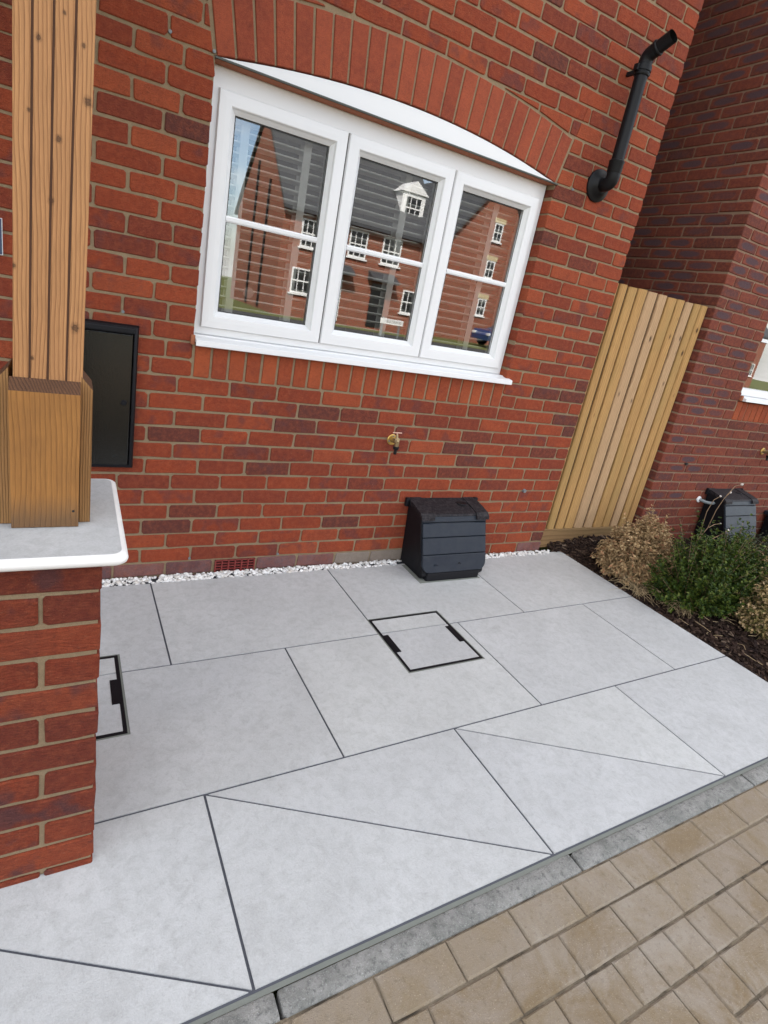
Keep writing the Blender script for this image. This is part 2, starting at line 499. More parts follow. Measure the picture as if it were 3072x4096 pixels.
# gravel, soil, bark
T = NT('white_pebble'); r = T.rand(True); P = T.world()
c = T.ramp(r, [(0.0, (0.50, 0.46, 0.41)), (0.12, (0.62, 0.60, 0.57)), (0.5, (0.72, 0.71, 0.69)), (1.0, (0.80, 0.80, 0.79))])
c = T.mix(T.ramp(T.noise(P, 160, 4), [(0.55, 0.0), (0.75, 0.5)]), c, (0.45, 0.40, 0.34))
T.set(color=c, rough=0.75); M['pebble'] = T.m
T = NT('dark_soil'); P = T.world()
n1 = T.noise(P, 40, 6, 0.7)
T.set(color=T.mix(n1, (0.018, 0.011, 0.008), (0.050, 0.034, 0.025)), rough=1.0, spec=0.1); T.bump(n1, 0.02); M['soil'] = T.m
T = NT('bark'); r = T.rand(True); P = T.world()
c = T.ramp(r, [(0.0, (0.014, 0.008, 0.007)), (0.55, (0.026, 0.014, 0.010)), (0.84, (0.048, 0.028, 0.020)), (0.95, (0.10, 0.066, 0.046)), (1.0, (0.18, 0.13, 0.095))])
n1 = T.noise(P, 150, 4, 0.7)
T.set(color=T.mix(0.6, c, T.mix(n1, (0.1, 0.1, 0.1), (0.9, 0.9, 0.9)), 'OVERLAY'), rough=0.95, spec=0.2); T.bump(n1, 0.003); M['bark'] = T.m

def wood(name, light, dark, ring=70, knots=0.8, grain=0.6, green=None, rough=0.7, wobble=0.03, kscale=8.5, damp=False, knots_at=()):
    """long grain runs along object Z"""
    T = NT(name); P = T.obj(23.0)
    sx = T.scale(P, (1, 1, 0.055))
    wob = T.noise(T.scale(P, (1, 1, 0.35)), 9, 3, 0.5)
    # ring lines bent by slow noise
    s = T.n('ShaderNodeSeparateXYZ'); T.l(P, s.inputs[0])
    u = T.math('ADD', T.math('ADD', s.outputs[0], T.math('MULTIPLY', s.outputs[1], 0.6)), T.math('MULTIPLY', wob, wobble))
    w = T.math('FRACT', T.math('MULTIPLY', u, ring))
    line = T.ramp(w, [(0.0, 0.0), (0.6, 0.25), (0.88, 1.0), (1.0, 0.0)])
    fine = T.noise(sx, 320, 4, 0.7)
    broad = T.noise(sx, 26, 3, 0.6)
    c = T.mix(T.ramp(broad, [(0.3, 0.0), (0.7, 1.0)]), light, tuple(a * 0.72 + b * 0.28 for a, b in zip(light, dark)))
    c = T.mix(T.math('MULTIPLY', line, grain), c, dark)
    c = T.mix(0.35, c, T.mix(fine, (0, 0, 0), (1, 1, 1)), 'OVERLAY')
    if green:
        c = T.mix(T.ramp(T.noise(T.scale(P, (1, 1, 0.3)), 7, 3), [(0.45, 0.0), (0.7, 0.6)]), c, green)
    kv = T.scale(P, (1, 0.0, 0.42))
    kd = T.voro(kv, kscale)
    kn = T.math('ADD', kd, T.math('MULTIPLY', T.math('SUBTRACT', T.noise(P, 60, 3), 0.5), 0.03))
    k = T.ramp(kn, [(0.055, 1.0), (0.075, 0.55), (0.13, 0.0)])
    c = T.mix(T.math('MULTIPLY', k, knots), c, tuple(x * 0.32 for x in dark))
    if knots_at:
        s2 = T.n('ShaderNodeSeparateXYZ'); T.l(T.n('ShaderNodeTexCoord').outputs['Object'], s2.inputs[0])
        wv = T.math('MULTIPLY', T.math('SUBTRACT', T.noise(P, 220, 4), 0.5), 1.6)
        for kx, kz, kr in knots_at:
            du = T.math('DIVIDE', T.math('SUBTRACT', s2.outputs[0], kx), kr * 0.72)
            dv = T.math('DIVIDE', T.math('SUBTRACT', s2.outputs[2], kz), kr * 0.95)
            dd = T.math('ADD', T.math('SQRT', T.math('ADD', T.math('MULTIPLY', du, du), T.math('MULTIPLY', dv, dv))), wv)
            c = T.mix(T.math('MULTIPLY', T.ramp(T.math('MULTIPLY', dd, 0.5), [(0.0, 0.90), (0.25, 0.75), (0.40, 0.95), (0.50, 0.45), (1.0, 0.0)]), 0.95), c, (0.050, 0.021, 0.010))
    if damp:
        zz = T.sep(T.n('ShaderNodeTexCoord').outputs['Object'], 2)
        dm = T.math('ADD', zz, T.math('MULTIPLY', T.math('SUBTRACT', T.noise(sx, 40, 3), 0.5), 0.05))
        c = T.mix(T.ramp(dm, [(0.015, 0.75), (0.075, 0.0)]), c, (0.10, 0.062, 0.036))
        c = T.mix(T.ramp(T.noise(P, 11, 3), [(0.45, 0.0), (0.7, 0.4)]), c, (0.19, 0.085, 0.026))
    T.set(color=c, rough=rough, spec=0.3)
    T.bump(T.math('ADD', line, fine), 0.0012)
    return T.m
M['cedar'] = wood('planed_larch', (0.42, 0.212, 0.088), (0.215, 0.090, 0.033), 150, 0.0, 0.6, wobble=0.022, knots_at=[(-0.0096, 0.8674, 0.0045), (0.0557, 0.8779, 0.0035), (0.0635, 0.7974, 0.0065), (0.0199, 0.7285, 0.005), (0.0088, 0.6278, 0.005), (-0.0491, 0.5078, 0.004), (0.0485, 0.4118, 0.0075), (-0.0226, 0.3456, 0.0035), (-0.0238, 0.7604, 0.003), (0.0273, 0.9144, 0.003)])
M['base_wood'] = wood('golden_treated_pine', (0.31, 0.142, 0.038), (0.165, 0.066, 0.018), 110, 0.45, 0.42, wobble=0.03, damp=True)
M['side_wood'] = wood('straight_grain_pine', (0.31, 0.165, 0.060), (0.11, 0.047, 0.017), 210, 0.1, 0.8, wobble=0.012)
M['end_wood'] = wood('dark_end_grain', (0.115, 0.050, 0.022), (0.035, 0.016, 0.008), 170, 0.0, 0.8)
M['groove'] = plain('dark_groove', (0.085, 0.040, 0.022), 0.9)
M['fence'] = wood('weathered_fence_board', (0.45, 0.265, 0.100), (0.20, 0.095, 0.032), 80, 1.0, 0.55, (0.30, 0.20, 0.075), 0.85, wobble=0.035, kscale=11)
M['fence_grey'] = wood('greyed_fence_board', (0.46, 0.30, 0.165), (0.22, 0.125, 0.065), 80, 1.0, 0.5, None, 0.85, wobble=0.035, kscale=11)
M['gravelboard'] = wood('gravel_board', (0.26, 0.155, 0.07), (0.10, 0.052, 0.022), 50, 0.6, 0.7, (0.17, 0.12, 0.05), 0.85)

def leaf_mat(name, stops, rough=0.5, sub=0.0):
    T = NT(name); r = T.rand(True); P = T.world()
    c = T.ramp(r, stops)
    c = T.mix(0.35, c, T.mix(T.noise(P, 90, 3), (0.1, 0.1, 0.1), (0.9, 0.9, 0.9)), 'OVERLAY')
    T.set(color=c, rough=rough, spec=0.22)
    T.b.inputs['Transmission Weight'].default_value = 0.0
    return T.m
M['leaf_dry'] = leaf_mat('dry_leaf', [(0.0, (0.18, 0.110, 0.052)), (0.4, (0.34, 0.23, 0.115)), (0.8, (0.44, 0.32, 0.175)), (1.0, (0.33, 0.16, 0.085))], 0.8)
M['leaf_green'] = leaf_mat('dark_green_leaf', [(0.0, (0.013, 0.028, 0.005)), (0.5, (0.032, 0.058, 0.007)), (0.85, (0.070, 0.100, 0.012)), (1.0, (0.125, 0.14, 0.03))], 0.55)
M['leaf_var'] = leaf_mat('variegated_leaf', [(0.0, (0.05, 0.062, 0.018)), (0.35, (0.15, 0.12, 0.04)), (0.7, (0.33, 0.23, 0.105)), (1.0, (0.38, 0.27, 0.16))], 0.6)
M['leaf_cover'] = leaf_mat('grey_green_leaf', [(0.0, (0.03, 0.045, 0.025)), (0.6, (0.06, 0.078, 0.045)), (1.0, (0.13, 0.12, 0.08))], 0.7)
M['stem'] = plain('dry_stem', (0.20, 0.13, 0.075), 0.9)
M['straw'] = plain('straw', (0.34, 0.25, 0.14), 0.9)
M['seed'] = plain('pale_seed', (0.55, 0.50, 0.45), 0.9)
T = NT('grass_verge'); P = T.world()
T.set(color=T.mix(T.noise(P, 1.2, 5), (0.055, 0.085, 0.022), (0.16, 0.15, 0.06)), rough=1.0, spec=0.1); M['grass'] = T.m

# ------------------------------------------------------------------ brickwork
ZJ = 0.0674                 # first bed joint of the house above the paving
CH = 0.075                  # course height
JT = 0.010                  # joint width

def brick_outline(w, h, rnd, j=0.0022, rc=0.0065):
    """slightly uneven rounded rectangle, counter-clockwise seen from the front"""
    a, b = w / 2, h / 2
    rcs = [rc * rnd.uniform(0.4, 1.5) for _ in range(4)]
    pts = [(-a + rcs[0], -b), (rnd.uniform(-.2, .2) * a, -b), (a - rcs[1], -b), (a, -b + rcs[1]), (a, b - rcs[2]), (a - rcs[2], b),
           (rnd.uniform(-.2, .2) * a, b), (-a + rcs[3], b), (-a, b - rcs[3]), (-a, -b + rcs[0])]
    return [(x + rnd.uniform(-j, j), z + rnd.uniform(-j, j)) for x, z in pts]

def brick_from_outline(pts, d, ins=0.0035, proud=0.0):
    """front at y = 0 (facing -y), back at y = d"""
    n = len(pts)
    cx = sum(p[0] for p in pts) / n; cz = sum(p[1] for p in pts) / n
    ax = max(abs(p[0] - cx) for p in pts); az = max(abs(p[1] - cz) for p in pts)
    inner = [(cx + (x - cx) * (1 - ins / ax), cz + (z - cz) * (1 - ins / az)) for x, z in pts]
    v = [(x, -proud, z) for x, z in inner] + [(x, 0.0035 - proud, z) for x, z in pts] + [(x, d, z) for x, z in pts]
    f = [tuple(range(n))]
    for i in range(n):
        k = (i + 1) % n
        f.append((i, i + n, k + n, k))
        f.append((i + n, i + 2 * n, k + 2 * n, k + n))
    return v, f

def clip_half(pts, p, nrm):
    """keep the side where dot(x - p, nrm) >= 0"""
    out = []
    m = len(pts)
    for i in range(m):
        a, b = pts[i], pts[(i + 1) % m]
        da = (a[0] - p[0]) * nrm[0] + (a[1] - p[1]) * nrm[1]
        db = (b[0] - p[0]) * nrm[0] + (b[1] - p[1]) * nrm[1]
        if da >= 0: out.append(a)
        if da * db < 0:
            t = da / (da - db)
            out.append((a[0] + (b[0] - a[0]) * t, a[1] + (b[1] - a[1]) * t))
    return out

def area(pts):
    return abs(sum(pts[i][0] * pts[(i + 1) % len(pts)][1] - pts[(i + 1) % len(pts)][0] * pts[i][1] for i in range(len(pts)))) / 2

BRICK_CACHE = {}
def brick_shape(w, h, d, rnd, var=7):
    key = (round(w, 3), round(h, 3), round(d, 3), rnd.randrange(var))
    if key not in BRICK_CACHE:
        BRICK_CACHE[key] = brick_from_outline(brick_outline(w, h, random.Random(str(key))), d)
    return key, BRICK_CACHE[key]

BRICK_MESH = {}
def place_bricks(bricks, parent, origin, mat, mat_i, limit, name='brick'):
    """bricks: list of (shape key or None, (verts, faces), location, rotz, material override, face centre, face normal, size).
    The largest in the picture become parts one by one, the rest one joined part."""
    scored = []
    for b in bricks:
        key, (v, f), loc, rz, mo, c, nrm, sz = b
        s = 0
        q = proj(c)
        if q and -40 < q[0] < 3112 and -40 < q[1] < 4136:
            view = (CAM - Vector(c)).normalized()
            s = sz * max(0.0, view.dot(Vector(nrm))) / (q[2] * q[2])
        scored.append((s, b))
    order = sorted(range(len(scored)), key=lambda i: -scored[i][0])
    single = set(i for i in order[:limit] if scored[i][0] > 0)
    rest = {}
    for i, (s, b) in enumerate(scored):
        key, (v, f), loc, rz, mo, c, nrm, sz = b
        m = mo or mat
        if i in single:
            mk = (key, m.name) if key else None
            if mk and mk in BRICK_MESH:
                me = BRICK_MESH[mk]
            else:
                mb = MB(); mb.add(v, f)
                me = mb.mesh(name, m)
                if mk: BRICK_MESH[mk] = me
            o = bpy.data.objects.new(name, me)
            link(o, parent, Vector(loc) - Vector(origin))
            o.rotation_euler = (0, 0, rz)
        else:
            mm = mo or mat_i
            R = Matrix.Rotation(rz, 3, 'Z')
            rest.setdefault(mm.name, (MB(), mm))[0].add([R @ Vector(p) + Vector(loc) - Vector(origin) for p in v], f)
    for k, (mb, mm) in rest.items():
        o = mb.build(name, mm, parent)
        tag(o, kind='stuff')

# ------------------------------------------------------------------ the house
OX0, OX1 = 0.165, 1.905            # window opening
SILL_Z = 1.120                     # top of the brick-on-end sill course
SPRING = 2.166
XC = (OX0 + OX1) / 2
RISE = 0.087
RI = ((OX1 - XC) ** 2 + RISE ** 2) / (2 * RISE)
ZC = SPRING + RISE - RI
RE = RI + 0.218
WX0, WX1 = -2.30, 2.580
TOPZ = ZJ + 45 * CH

house = thing('brick_house', 'red brick house wall with a white three light window under a brick arch', 'house', (0, 0, 0))
rb = random.Random(11)
bl = []
def arch_clip(pts, cx, cz):
    """cut a brick polygon to the arch ring (joint included)"""
    if cz + 0.05 < SPRING or cx < OX0 - 0.16 or cx > OX1 + 0.20:
        return [pts]
    # skewback lines
    aL = math.atan2(OX0 - XC, SPRING - ZC)
    aR = math.atan2(OX1 - XC, SPRING - ZC)
    g = JT
    # centre angle of the brick
    out = []
    for ang, sgn in ((aL, 1), (aR, -1)):
        n = (-sgn * math.cos(ang), sgn * math.sin(ang))           # points away from the arch
        x0 = OX0 if sgn > 0 else OX1
        p = (x0 + n[0] * g, SPRING)
        q = clip_half(pts, p, n)
        if len(q) > 2: out.append(q)
        pts = clip_half(pts, p, (-n[0], -n[1]))
        if len(pts) < 3: return out
    mx = sum(p[0] for p in pts) / len(pts); mz = sum(p[1] for p in pts) / len(pts)
    an = math.atan2(mx - XC, mz - ZC)
    q = clip_half(pts, (XC + math.sin(an) * (RE + g), ZC + math.cos(an) * (RE + g)), (math.sin(an), math.cos(an)))
    if len(q) > 2: out.append(q)
    return out

def add_wall_brick(x0, x1, k, mo=None, d=0.06):
    """brick between joint centres x0..x1 in course k (course k lies under bed joint k)"""
    z0 = ZJ + (k - 1) * CH
    w = x1 - x0 - JT; h = CH - JT
    if w < 0.012: return
    cx, cz = (x0 + x1) / 2, z0 + CH / 2
    wj = rb.uniform(-0.0015, 0.0015)
    near_arch = cz + 0.05 > SPRING and OX0 - 0.30 < cx < OX1 + 0.40 and cz < ZC + RE + 0.08
    if near_arch:
        pts = brick_outline(w, h, rb)
        full = area(pts)
        pts = [(x + cx, z + cz) for x, z in pts]
        for q in arch_clip(pts, cx, cz):
            if area(q) < 0.0007: continue
            q = [(x - cx, z - cz) for x, z in q]
            bl.append((None, brick_from_outline(q, d), (cx, rb.uniform(-0.0015, 0.001), cz), 0.0, mo, (cx, 0, cz), (0, -1, 0), area(q)))
        return
    else:
        key, sh = brick_shape(w, h, d, rb)
    bl.append((key, sh, (cx, rb.uniform(-0.0015, 0.001), cz + rb.uniform(-0.001, 0.001)), 0.0, mo, (cx, 0, cz), (0, -1, 0), w * h))

def course_perps(k, xa, xb):
    off = 0.0 if k % 2 else 0.1125
    n0 = math.floor((xa - off) / 0.225) - 1
    ps = []
    x = off + n0 * 0.225
    while x < xb + 0.3:
        if xa + 0.045 < x < xb - 0.045: ps.append(x + rb.uniform(-0.003, 0.003))
        x += 0.225
    return ps

for k in range(-1, 46):
    z0 = ZJ + (k - 1) * CH; z1 = z0 + CH
    segs = [(WX0, WX1)]
    if 13 <= k <= 14:
        segs = [(WX0, OX0 - 0.002), (OX1 + 0.008, WX1)]
    elif 15 <= k <= 28:
        segs = [(WX0, OX0), (OX1, WX1)]
    for (xa, xb) in segs:
        jl = (xa == WX0); 
        ps = course_perps(k, xa, xb)
        if xb < 0.3 and k % 2 == 0 and k >= 14:           # three-quarter bat beside the window
            ps = [p for p in ps if p < -0.09] + [0.056]
        ends = [xa - (JT / 2 if not jl else 0)] + ps + [xb + JT / 2]
        if xa > 1.0: ends[0] = xa - JT / 2
        for a, b in zip(ends[:-1], ends[1:]):
            mo = None
            if k == 0:
                mx = (a + b) / 2
                if 0.345 < mx < 0.56: continue                       # air brick
                if mx < 0.345 or mx > 2.30 or 0.56 < mx < 0.95: mo = M['plinth']
                else: mo = M['smear'] if 0.95 < mx < 1.42 else None
            if k == -1: mo = M['plinth']
            corner = (b > WX1 - 0.01)
            jamb = (15 <= k <= 28) and (abs(a - (OX1 - JT / 2)) < 1e-6)
            d = 0.06
            if corner: d = 0.1025 if (b - a) > 0.15 else 0.215
            if jamb: d = 0.10
            aa, bb = a, b
            if k == 0 and a < 0.345 < b: bb = 0.345 - 0.002
            if k == 0 and a < 0.56 < b and a > 0.3: aa = 0.56
            add_wall_brick(aa, bb, k, mo, d)
place_bricks(bl, house, (0, 0, 0), M['brick'], M['brick_i'], 300)

# mortar bed, with the opening left out, and the reveals
mb = MB()
MY0, MY1 = 0.0055, 0.100
xb_ = WX1 - 0.004
mb.box(WX0, OX0 - 0.001, MY0, MY1, -0.25, SPRING)
mb.box(OX1 + 0.004, xb_, MY0, MY1, -0.25, SPRING)
mb.box(OX0 - 0.001, OX1 + 0.004, MY0, MY1, -0.25, SILL_Z - 0.004)
mb.box(WX0, OX0 - 0.004, MY0, MY1, SPRING, TOPZ)
mb.box(OX1 + 0.004, xb_, MY0, MY1, SPRING, TOPZ)
NA = 24
for i in range(NA):
    xa = OX0 - 0.004 + (OX1 - OX0 + 0.008) * i / NA; xb = OX0 - 0.004 + (OX1 - OX0 + 0.008) * (i + 1) / NA
    za = ZC + math.sqrt(max(RI ** 2 - (xa - XC) ** 2, 0)) + 0.003; zb = ZC + math.sqrt(max(RI ** 2 - (xb - XC) ** 2, 0)) + 0.003
    mb.add([(xa, MY0, za), (xb, MY0, zb), (xb, MY0, TOPZ), (xa, MY0, TOPZ), (xa, MY1, za), (xb, MY1, zb), (xb, MY1, TOPZ), (xa, MY1, TOPZ)],
           [(0, 1, 2, 3), (5, 4, 7, 6), (0, 4, 5, 1), (2, 6, 7, 3)])
mb.build('mortar', M['mortar'], house, fix=False)

# arch bricks and the brick-on-end course under the sill
aL = math.atan2(OX0 - XC, SPRING - ZC); aR = math.atan2(OX1 - XC, SPRING - ZC)
NB = 23
rmid = RI + 0.109
wa = (aR - aL) * RI / NB
arch_shapes = []
for s_ in range(5):
    r_ = random.Random(500 + s_)
    wb, wt = wa - 0.009, wa * RE / RI - 0.009
    o_ = brick_outline(1.0, 0.215, r_, 0.0, 0.003)
    pts = []
    for x, z in o_:
        t = (z + 0.1075) / 0.215
        ww = wb + (wt - wb) * t
        pts.append((x * ww + r_.uniform(-.001, .001), z + r_.uniform(-.001, .001)))
    m_ = MB(); m_.add(*brick_from_outline(pts, 0.1, 0.003))
    arch_shapes.append(m_.mesh('arch_brick', M['arch']))
for i in range(NB):
    an = aL + (aR - aL) * (i + 0.5) / NB
    o = bpy.data.objects.new('arch_brick', arch_shapes[i % 5])
    link(o, house, (XC + math.sin(an) * rmid, RND.uniform(-0.001, 0.001), ZC + math.cos(an) * rmid))
    o.rotation_euler = (0, an, 0)
sill_shapes = []
for s_ in range(5):
    r_ = random.Random(700 + s_)
    m_ = MB(); m_.add(*brick_from_outline(brick_outline(0.064, 0.146, r_, 0.0012, 0.003), 0.1, 0.003))
    sill_shapes.append(m_.mesh('sill_brick', M['sill']))
n_s = 23
for i in range(n_s):
    o = bpy.data.objects.new('sill_brick', sill_shapes[RND.randrange(5)])
    x = OX0 + 0.005 + (OX1 - OX0) * (i + 0.5) / n_s
    link(o, house, (x, RND.uniform(-0.001, 0.001), ZJ + 12 * CH + 0.005 + 0.0725))

# air brick
mb = MB()
ax0, ax1, az0, az1 = 0.350, 0.555, ZJ - CH + 0.005, ZJ - 0.005
mb.box(ax0, ax1, 0.0042, 0.0053, az0, az1, 1)
for i in range(7):
    x = ax0 + (ax1 - ax0 - 0.006) * i / 6
    mb.box(x, x + 0.005, -0.009, 0.004, az0, az1)
for i in range(5):
    z = az0 + (az1 - az0 - 0.0038) * i / 4
    mb.box(ax0, ax1, -0.007, 0.0038, z, z + 0.0038)
M['airbrick'] = plain('terracotta_plastic', (0.20, 0.026, 0.022), 0.55, var=0.15)
mb.build('air_brick', [M['airbrick'], M['dark']], house)
# weep vents in a few perpends
for (x, z) in ((0.004, 2.187), (0.158, 2.178), (-0.1125, ZJ + 15 * CH + 0.012), (0.225, 0.083), (2.029, 2.166), (0.675, ZJ + 0.012)):
    mb = MB()
    mb.tube([(x, 0.004, z), (x, -0.004, z)], 0.006, 8)
    mb.tube([(x, -0.0042, z), (x, -0.0045, z)], 0.0035, 8)
    mb.build('weep_vent', M['grey'], house)

# window: frame, three sashes with panes and glazing bars, arched head board, sill
FY = 0.062
win = MB()
win.ring(OX0 + 0.003, OX1 - 0.003, 1.152, 2.158, [(0.0, 0.13), (0.0, FY), (0.004, FY - 0.003), (0.074, FY - 0.003), (0.077, FY), (0.080, FY + 0.05), (0.080, 0.13)])
frame = win.build('window', M['upvc'], house)
fm = MB()
for x in (0.752, 1.323):
    fm.box(x - 0.02, x + 0.02, FY + 0.001, 0.125, 1.232, 2.078)
fm.build('mullion', M['upvc'], frame)
def sash(x0, x1):
    z0, z1 = 1.184, 2.086
    s = MB()
    s.ring(x0, x1, z0, z1, [(0.0, 0.10), (0.0, FY - 0.008), (0.004, FY - 0.018), (0.030, FY - 0.020), (0.050, FY - 0.020), (0.054, FY - 0.016),
                            (0.056, FY - 0.010), (0.072, FY + 0.008), (0.074, FY + 0.012), (0.074, 0.11)])
    o = s.build('sash', M['upvc'], frame)
    g = MB(); g.ring(x0 + 0.0725, x1 - 0.0725, z0 + 0.0725, z1 - 0.0725, [(0.0, FY + 0.0085), (0.004, FY + 0.0105)])
    g.build('gasket', M['seal'], frame)
    p = MB(); p.add([(x0 + 0.070, FY + 0.018, z0 + 0.070), (x1 - 0.070, FY + 0.018, z0 + 0.070), (x1 - 0.070, FY + 0.018, z1 - 0.070), (x0 + 0.070, FY + 0.018, z1 - 0.070)], [(0, 1, 2, 3)])
    p.build('pane', M['glass'], frame, fix=False)
    b = MB(); zb = 1.634
    prof = [(FY + 0.0165, -0.012), (FY + 0.008, -0.012), (FY + 0.004, -0.006), (FY + 0.004, 0.006), (FY + 0.008, 0.012), (FY + 0.0165, 0.012)]
    b.prism([(y, zb + z) for y, z in prof], 'x', x0 + 0.072, x1 - 0.072)
    b.build('glazing_bar', M['upvc'], frame)
sash(0.196, 0.7495); sash(0.7545, 1.3205); sash(1.3255, 1.870)
# dark line where the sashes close
for x in (0.752, 1.323):
    m_ = MB(); m_.box(x - 0.0022, x + 0.0022, FY - 0.006, FY + 0.0005, 1.186, 2.084)
    m_.build('gasket', M['seal'], frame)
hd = MB()
poly = [(OX0 + 0.004, SPRING), (OX1 - 0.001, SPRING)]
for i in range(25):
    x = OX1 - 0.001 - (OX1 - OX0 - 0.005) * i / 24
    poly.append((x, max(SPRING + 0.0005, ZC + math.sqrt(RI ** 2 - (x - XC) ** 2) - 0.004)))
hd.prism(poly, 'y', 0.004, 0.06)
hd.build('head_board', M['upvc'], frame)
m_ = MB(); m_.box(OX0 - 0.002, OX1 + 0.012, -0.007, 0.058, SPRING - 0.0065, SPRING - 0.0005)
m_.build('lintel_edge', M['lintel'], frame)
m_ = MB(); m_.box(OX0 + 0.002, OX1 - 0.002, 0.003, 0.066, SPRING - 0.0080, SPRING - 0.0068)
m_.build('lintel_soffit', M['soffit'], frame)
m_ = MB()
m_.prism([(0.075, 1.1515), (0.030, 1.1500), (0.026, 1.146), (-0.030, 1.1375), (-0.035, 1.134), (-0.036, 1.113), (-0.031, 1.1105), (-0.026, 1.113), (-0.026, 1.124), (0.004, 1.1225), (0.075, 1.1225)], 'x', 0.170, 1.926)
m_.build('sill', M['upvc'], frame)
m_ = MB(); m_.bbox(0.152, 0.169, -0.012, 0.01, 1.112, 1.152, 0.002)
m_.build('sill_end', M['soffit'], frame)
# round sticker inside the left pane
m_ = MB(); ctr = (0.397, 1.357)
m_.add([(ctr[0], FY + 0.0195, ctr[1])] + [(ctr[0] + 0.024 * math.cos(t * math.pi / 12), FY + 0.0195, ctr[1] + 0.024 * math.sin(t * math.pi / 12)) for t in range(24)],
       [(0, 1 + t, 1 + (t + 1) % 24) for t in range(24)])
m_.build('sticker', M['sticker'], frame, fix=False)

# rest of the house: upper wall, gable side, room, roof
up = MB()
up.box(-7.5, WX0 - 0.002, 0.0, 0.10, -0.25, 5.1)
up.box(WX0, WX1 - 0.002, 0.0, 0.10, TOPZ + 0.001, 5.1)
up.box(WX1 - 0.10, WX1 - 0.003, 0.218, 8.0, -0.25, 5.1)
up.box(-7.5, -7.4, 0.1, 8.0, -0.25, 5.1)
up.box(-7.4, WX1 - 0.1, 7.9, 8.0, -0.25, 5.1)
for xg in (-7.5, WX1 - 0.10):
    up.prism([(0.0, 5.1), (8.0, 5.1), (4.0, 8.7)], 'x', xg, xg + 0.097)
up.build('outer_wall', M['wall_far'], house)
rf = MB()
for s_ in (0, 1):
    y0, y1 = (-0.35, 4.0) if s_ == 0 else (8.35, 4.0)
    z0 = 5.1 - 0.35 * 0.9
    rf.prism([(y0, z0), (y1, 8.72), (y1, 8.86), (y0, z0 + 0.14)], 'x', -7.7, WX1 + 0.26)  # right verge overhang widened to keep light out of the gap
rf.build('roof', M['roof'], house)
rm = MB()
rm.add([(OX0 - 0.5, 3.4, 0.2), (OX1 + 0.5, 3.4, 0.2), (OX1 + 0.5, 3.4, 2.5), (OX0 - 0.5, 3.4, 2.5),
        (OX0 - 0.5, 0.11, 0.2), (OX1 + 0.5, 0.11, 0.2), (OX1 + 0.5, 0.11, 2.5), (OX0 - 0.5, 0.11, 2.5)],
       [(0, 1, 2, 3), (0, 3, 7, 4), (1, 5, 6, 2), (3, 2, 6, 7), (0, 4, 5, 1)])
rm.build('room_lining', M['room'], house, fix=False)

# venetian blind behind the glass
blind = thing('venetian_blind', 'white venetian blind with wide tapes hanging inside the three light window', 'blind', (XC, 0.185, 1.20))
sl = MB(); sl.prism([(-0.025, 0.0035), (0.0, 0.0004), (0.025, -0.0050), (0.025, -0.0020), (0.0, 0.0034), (-0.025, 0.0095)], 'x', -0.845, 0.845)
slm = sl.mesh('slat', M['blind'])
zz = 1.232
while zz < 2.11:
    o = bpy.data.objects.new('slat', slm); link(o, blind, (0, 0.0, zz - 1.20)); zz += 0.0415
tp = MB(); tp.box(-0.018, 0.018, -0.0285, -0.0275, 0.03, 0.93); tp.box(-0.018, 0.018, 0.0275, 0.0285, 0.03, 0.93)
tpm = tp.mesh('ladder_tape', M['blind'])
for x in (0.335, 0.612, 0.90, 1.135, 1.40, 1.685):
    if x in (0.90, 1.40): continue
    o = bpy.data.objects.new('ladder_tape', tpm); link(o, blind, (x - XC, 0, 0))
m_ = MB(); m_.box(-0.845, 0.845, -0.028, 0.028, 0.925, 0.965); m_.build('head_rail', M['blind'], blind)
m_ = MB(); m_.box(-0.845, 0.845, -0.026, 0.026, 0.0, 0.018); m_.build('bottom_rail', M['blind'], blind)

# ------------------------------------------------------------------ neighbour's house
NX, NY = 3.562, -0.004
nh = thing('brick_house', 'neighbouring brick house of purple and red bricks beyond the narrow gap', 'house', (NX, 0, 0))
rb = random.Random(23)
NW0 = 4.245                      # its window opening starts here
nb = []
def nbrick(x0, x1, k, d=0.06):
    w, h = x1 - x0 - JT, CH - JT
    if w < 0.012: return
    key, sh = brick_shape(w, h, d, rb)
    c = ((x0 + x1) / 2, NY, (k - 0.5) * CH)
    nb.append((key, sh, (c[0], NY + rb.uniform(-.001, .001), c[2]), 0.0, None, c, (0, -1, 0), w * h))
def nside(y0, y1, k):
    w, h = y1 - y0 - JT, CH - JT
    if w < 0.012: return
    key, sh = brick_shape(w, h, 0.06, rb)
    c = (NX, (y0 + y1) / 2, (k - 0.5) * CH)
    nb.append((key, sh, (NX + rb.uniform(-.001, .001), c[1], c[2]), -math.pi / 2, None, c, (-1, 0, 0), w * h * (1.0 if k > 20 or y0 < 0.1 else 0.0)))
for k in range(-1, 53):
    odd = k % 2
    x = NX - JT / 2
    first = 0.1125 if odd else 0.225
    ends = [x, x + first]
    while ends[-1] < (6.2 if k <= 40 else 4.1): ends.append(ends[-1] + 0.225)
    for i, (a, b) in enumerate(zip(ends[:-1], ends[1:])):
        z0 = (k - 1) * CH
        if b > NW0 and k in (15, 16):
            if a < NW0 - 0.02: nbrick(a, NW0 + JT / 2, k, 0.06)
            continue
        if b > NW0 and 17 <= k <= 32:
            if a < NW0 - 0.02: nbrick(a, NW0 + JT / 2, k, 0.10)
            continue
        nbrick(a, b, k, (0.215 if odd else 0.1025) if i == 0 else 0.06)
    # side wall
    y = NY + (0.215 if odd else 0.1025) + JT / 2
    ends = [y, y + 0.225]
    while ends[-1] < 2.4: ends.append(ends[-1] + 0.225)
    for a, b in zip(ends[:-1], ends[1:]):
        nside(a, b, k)
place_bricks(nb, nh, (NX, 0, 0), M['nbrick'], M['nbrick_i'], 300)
mb = MB()
X = lambda x: x - NX
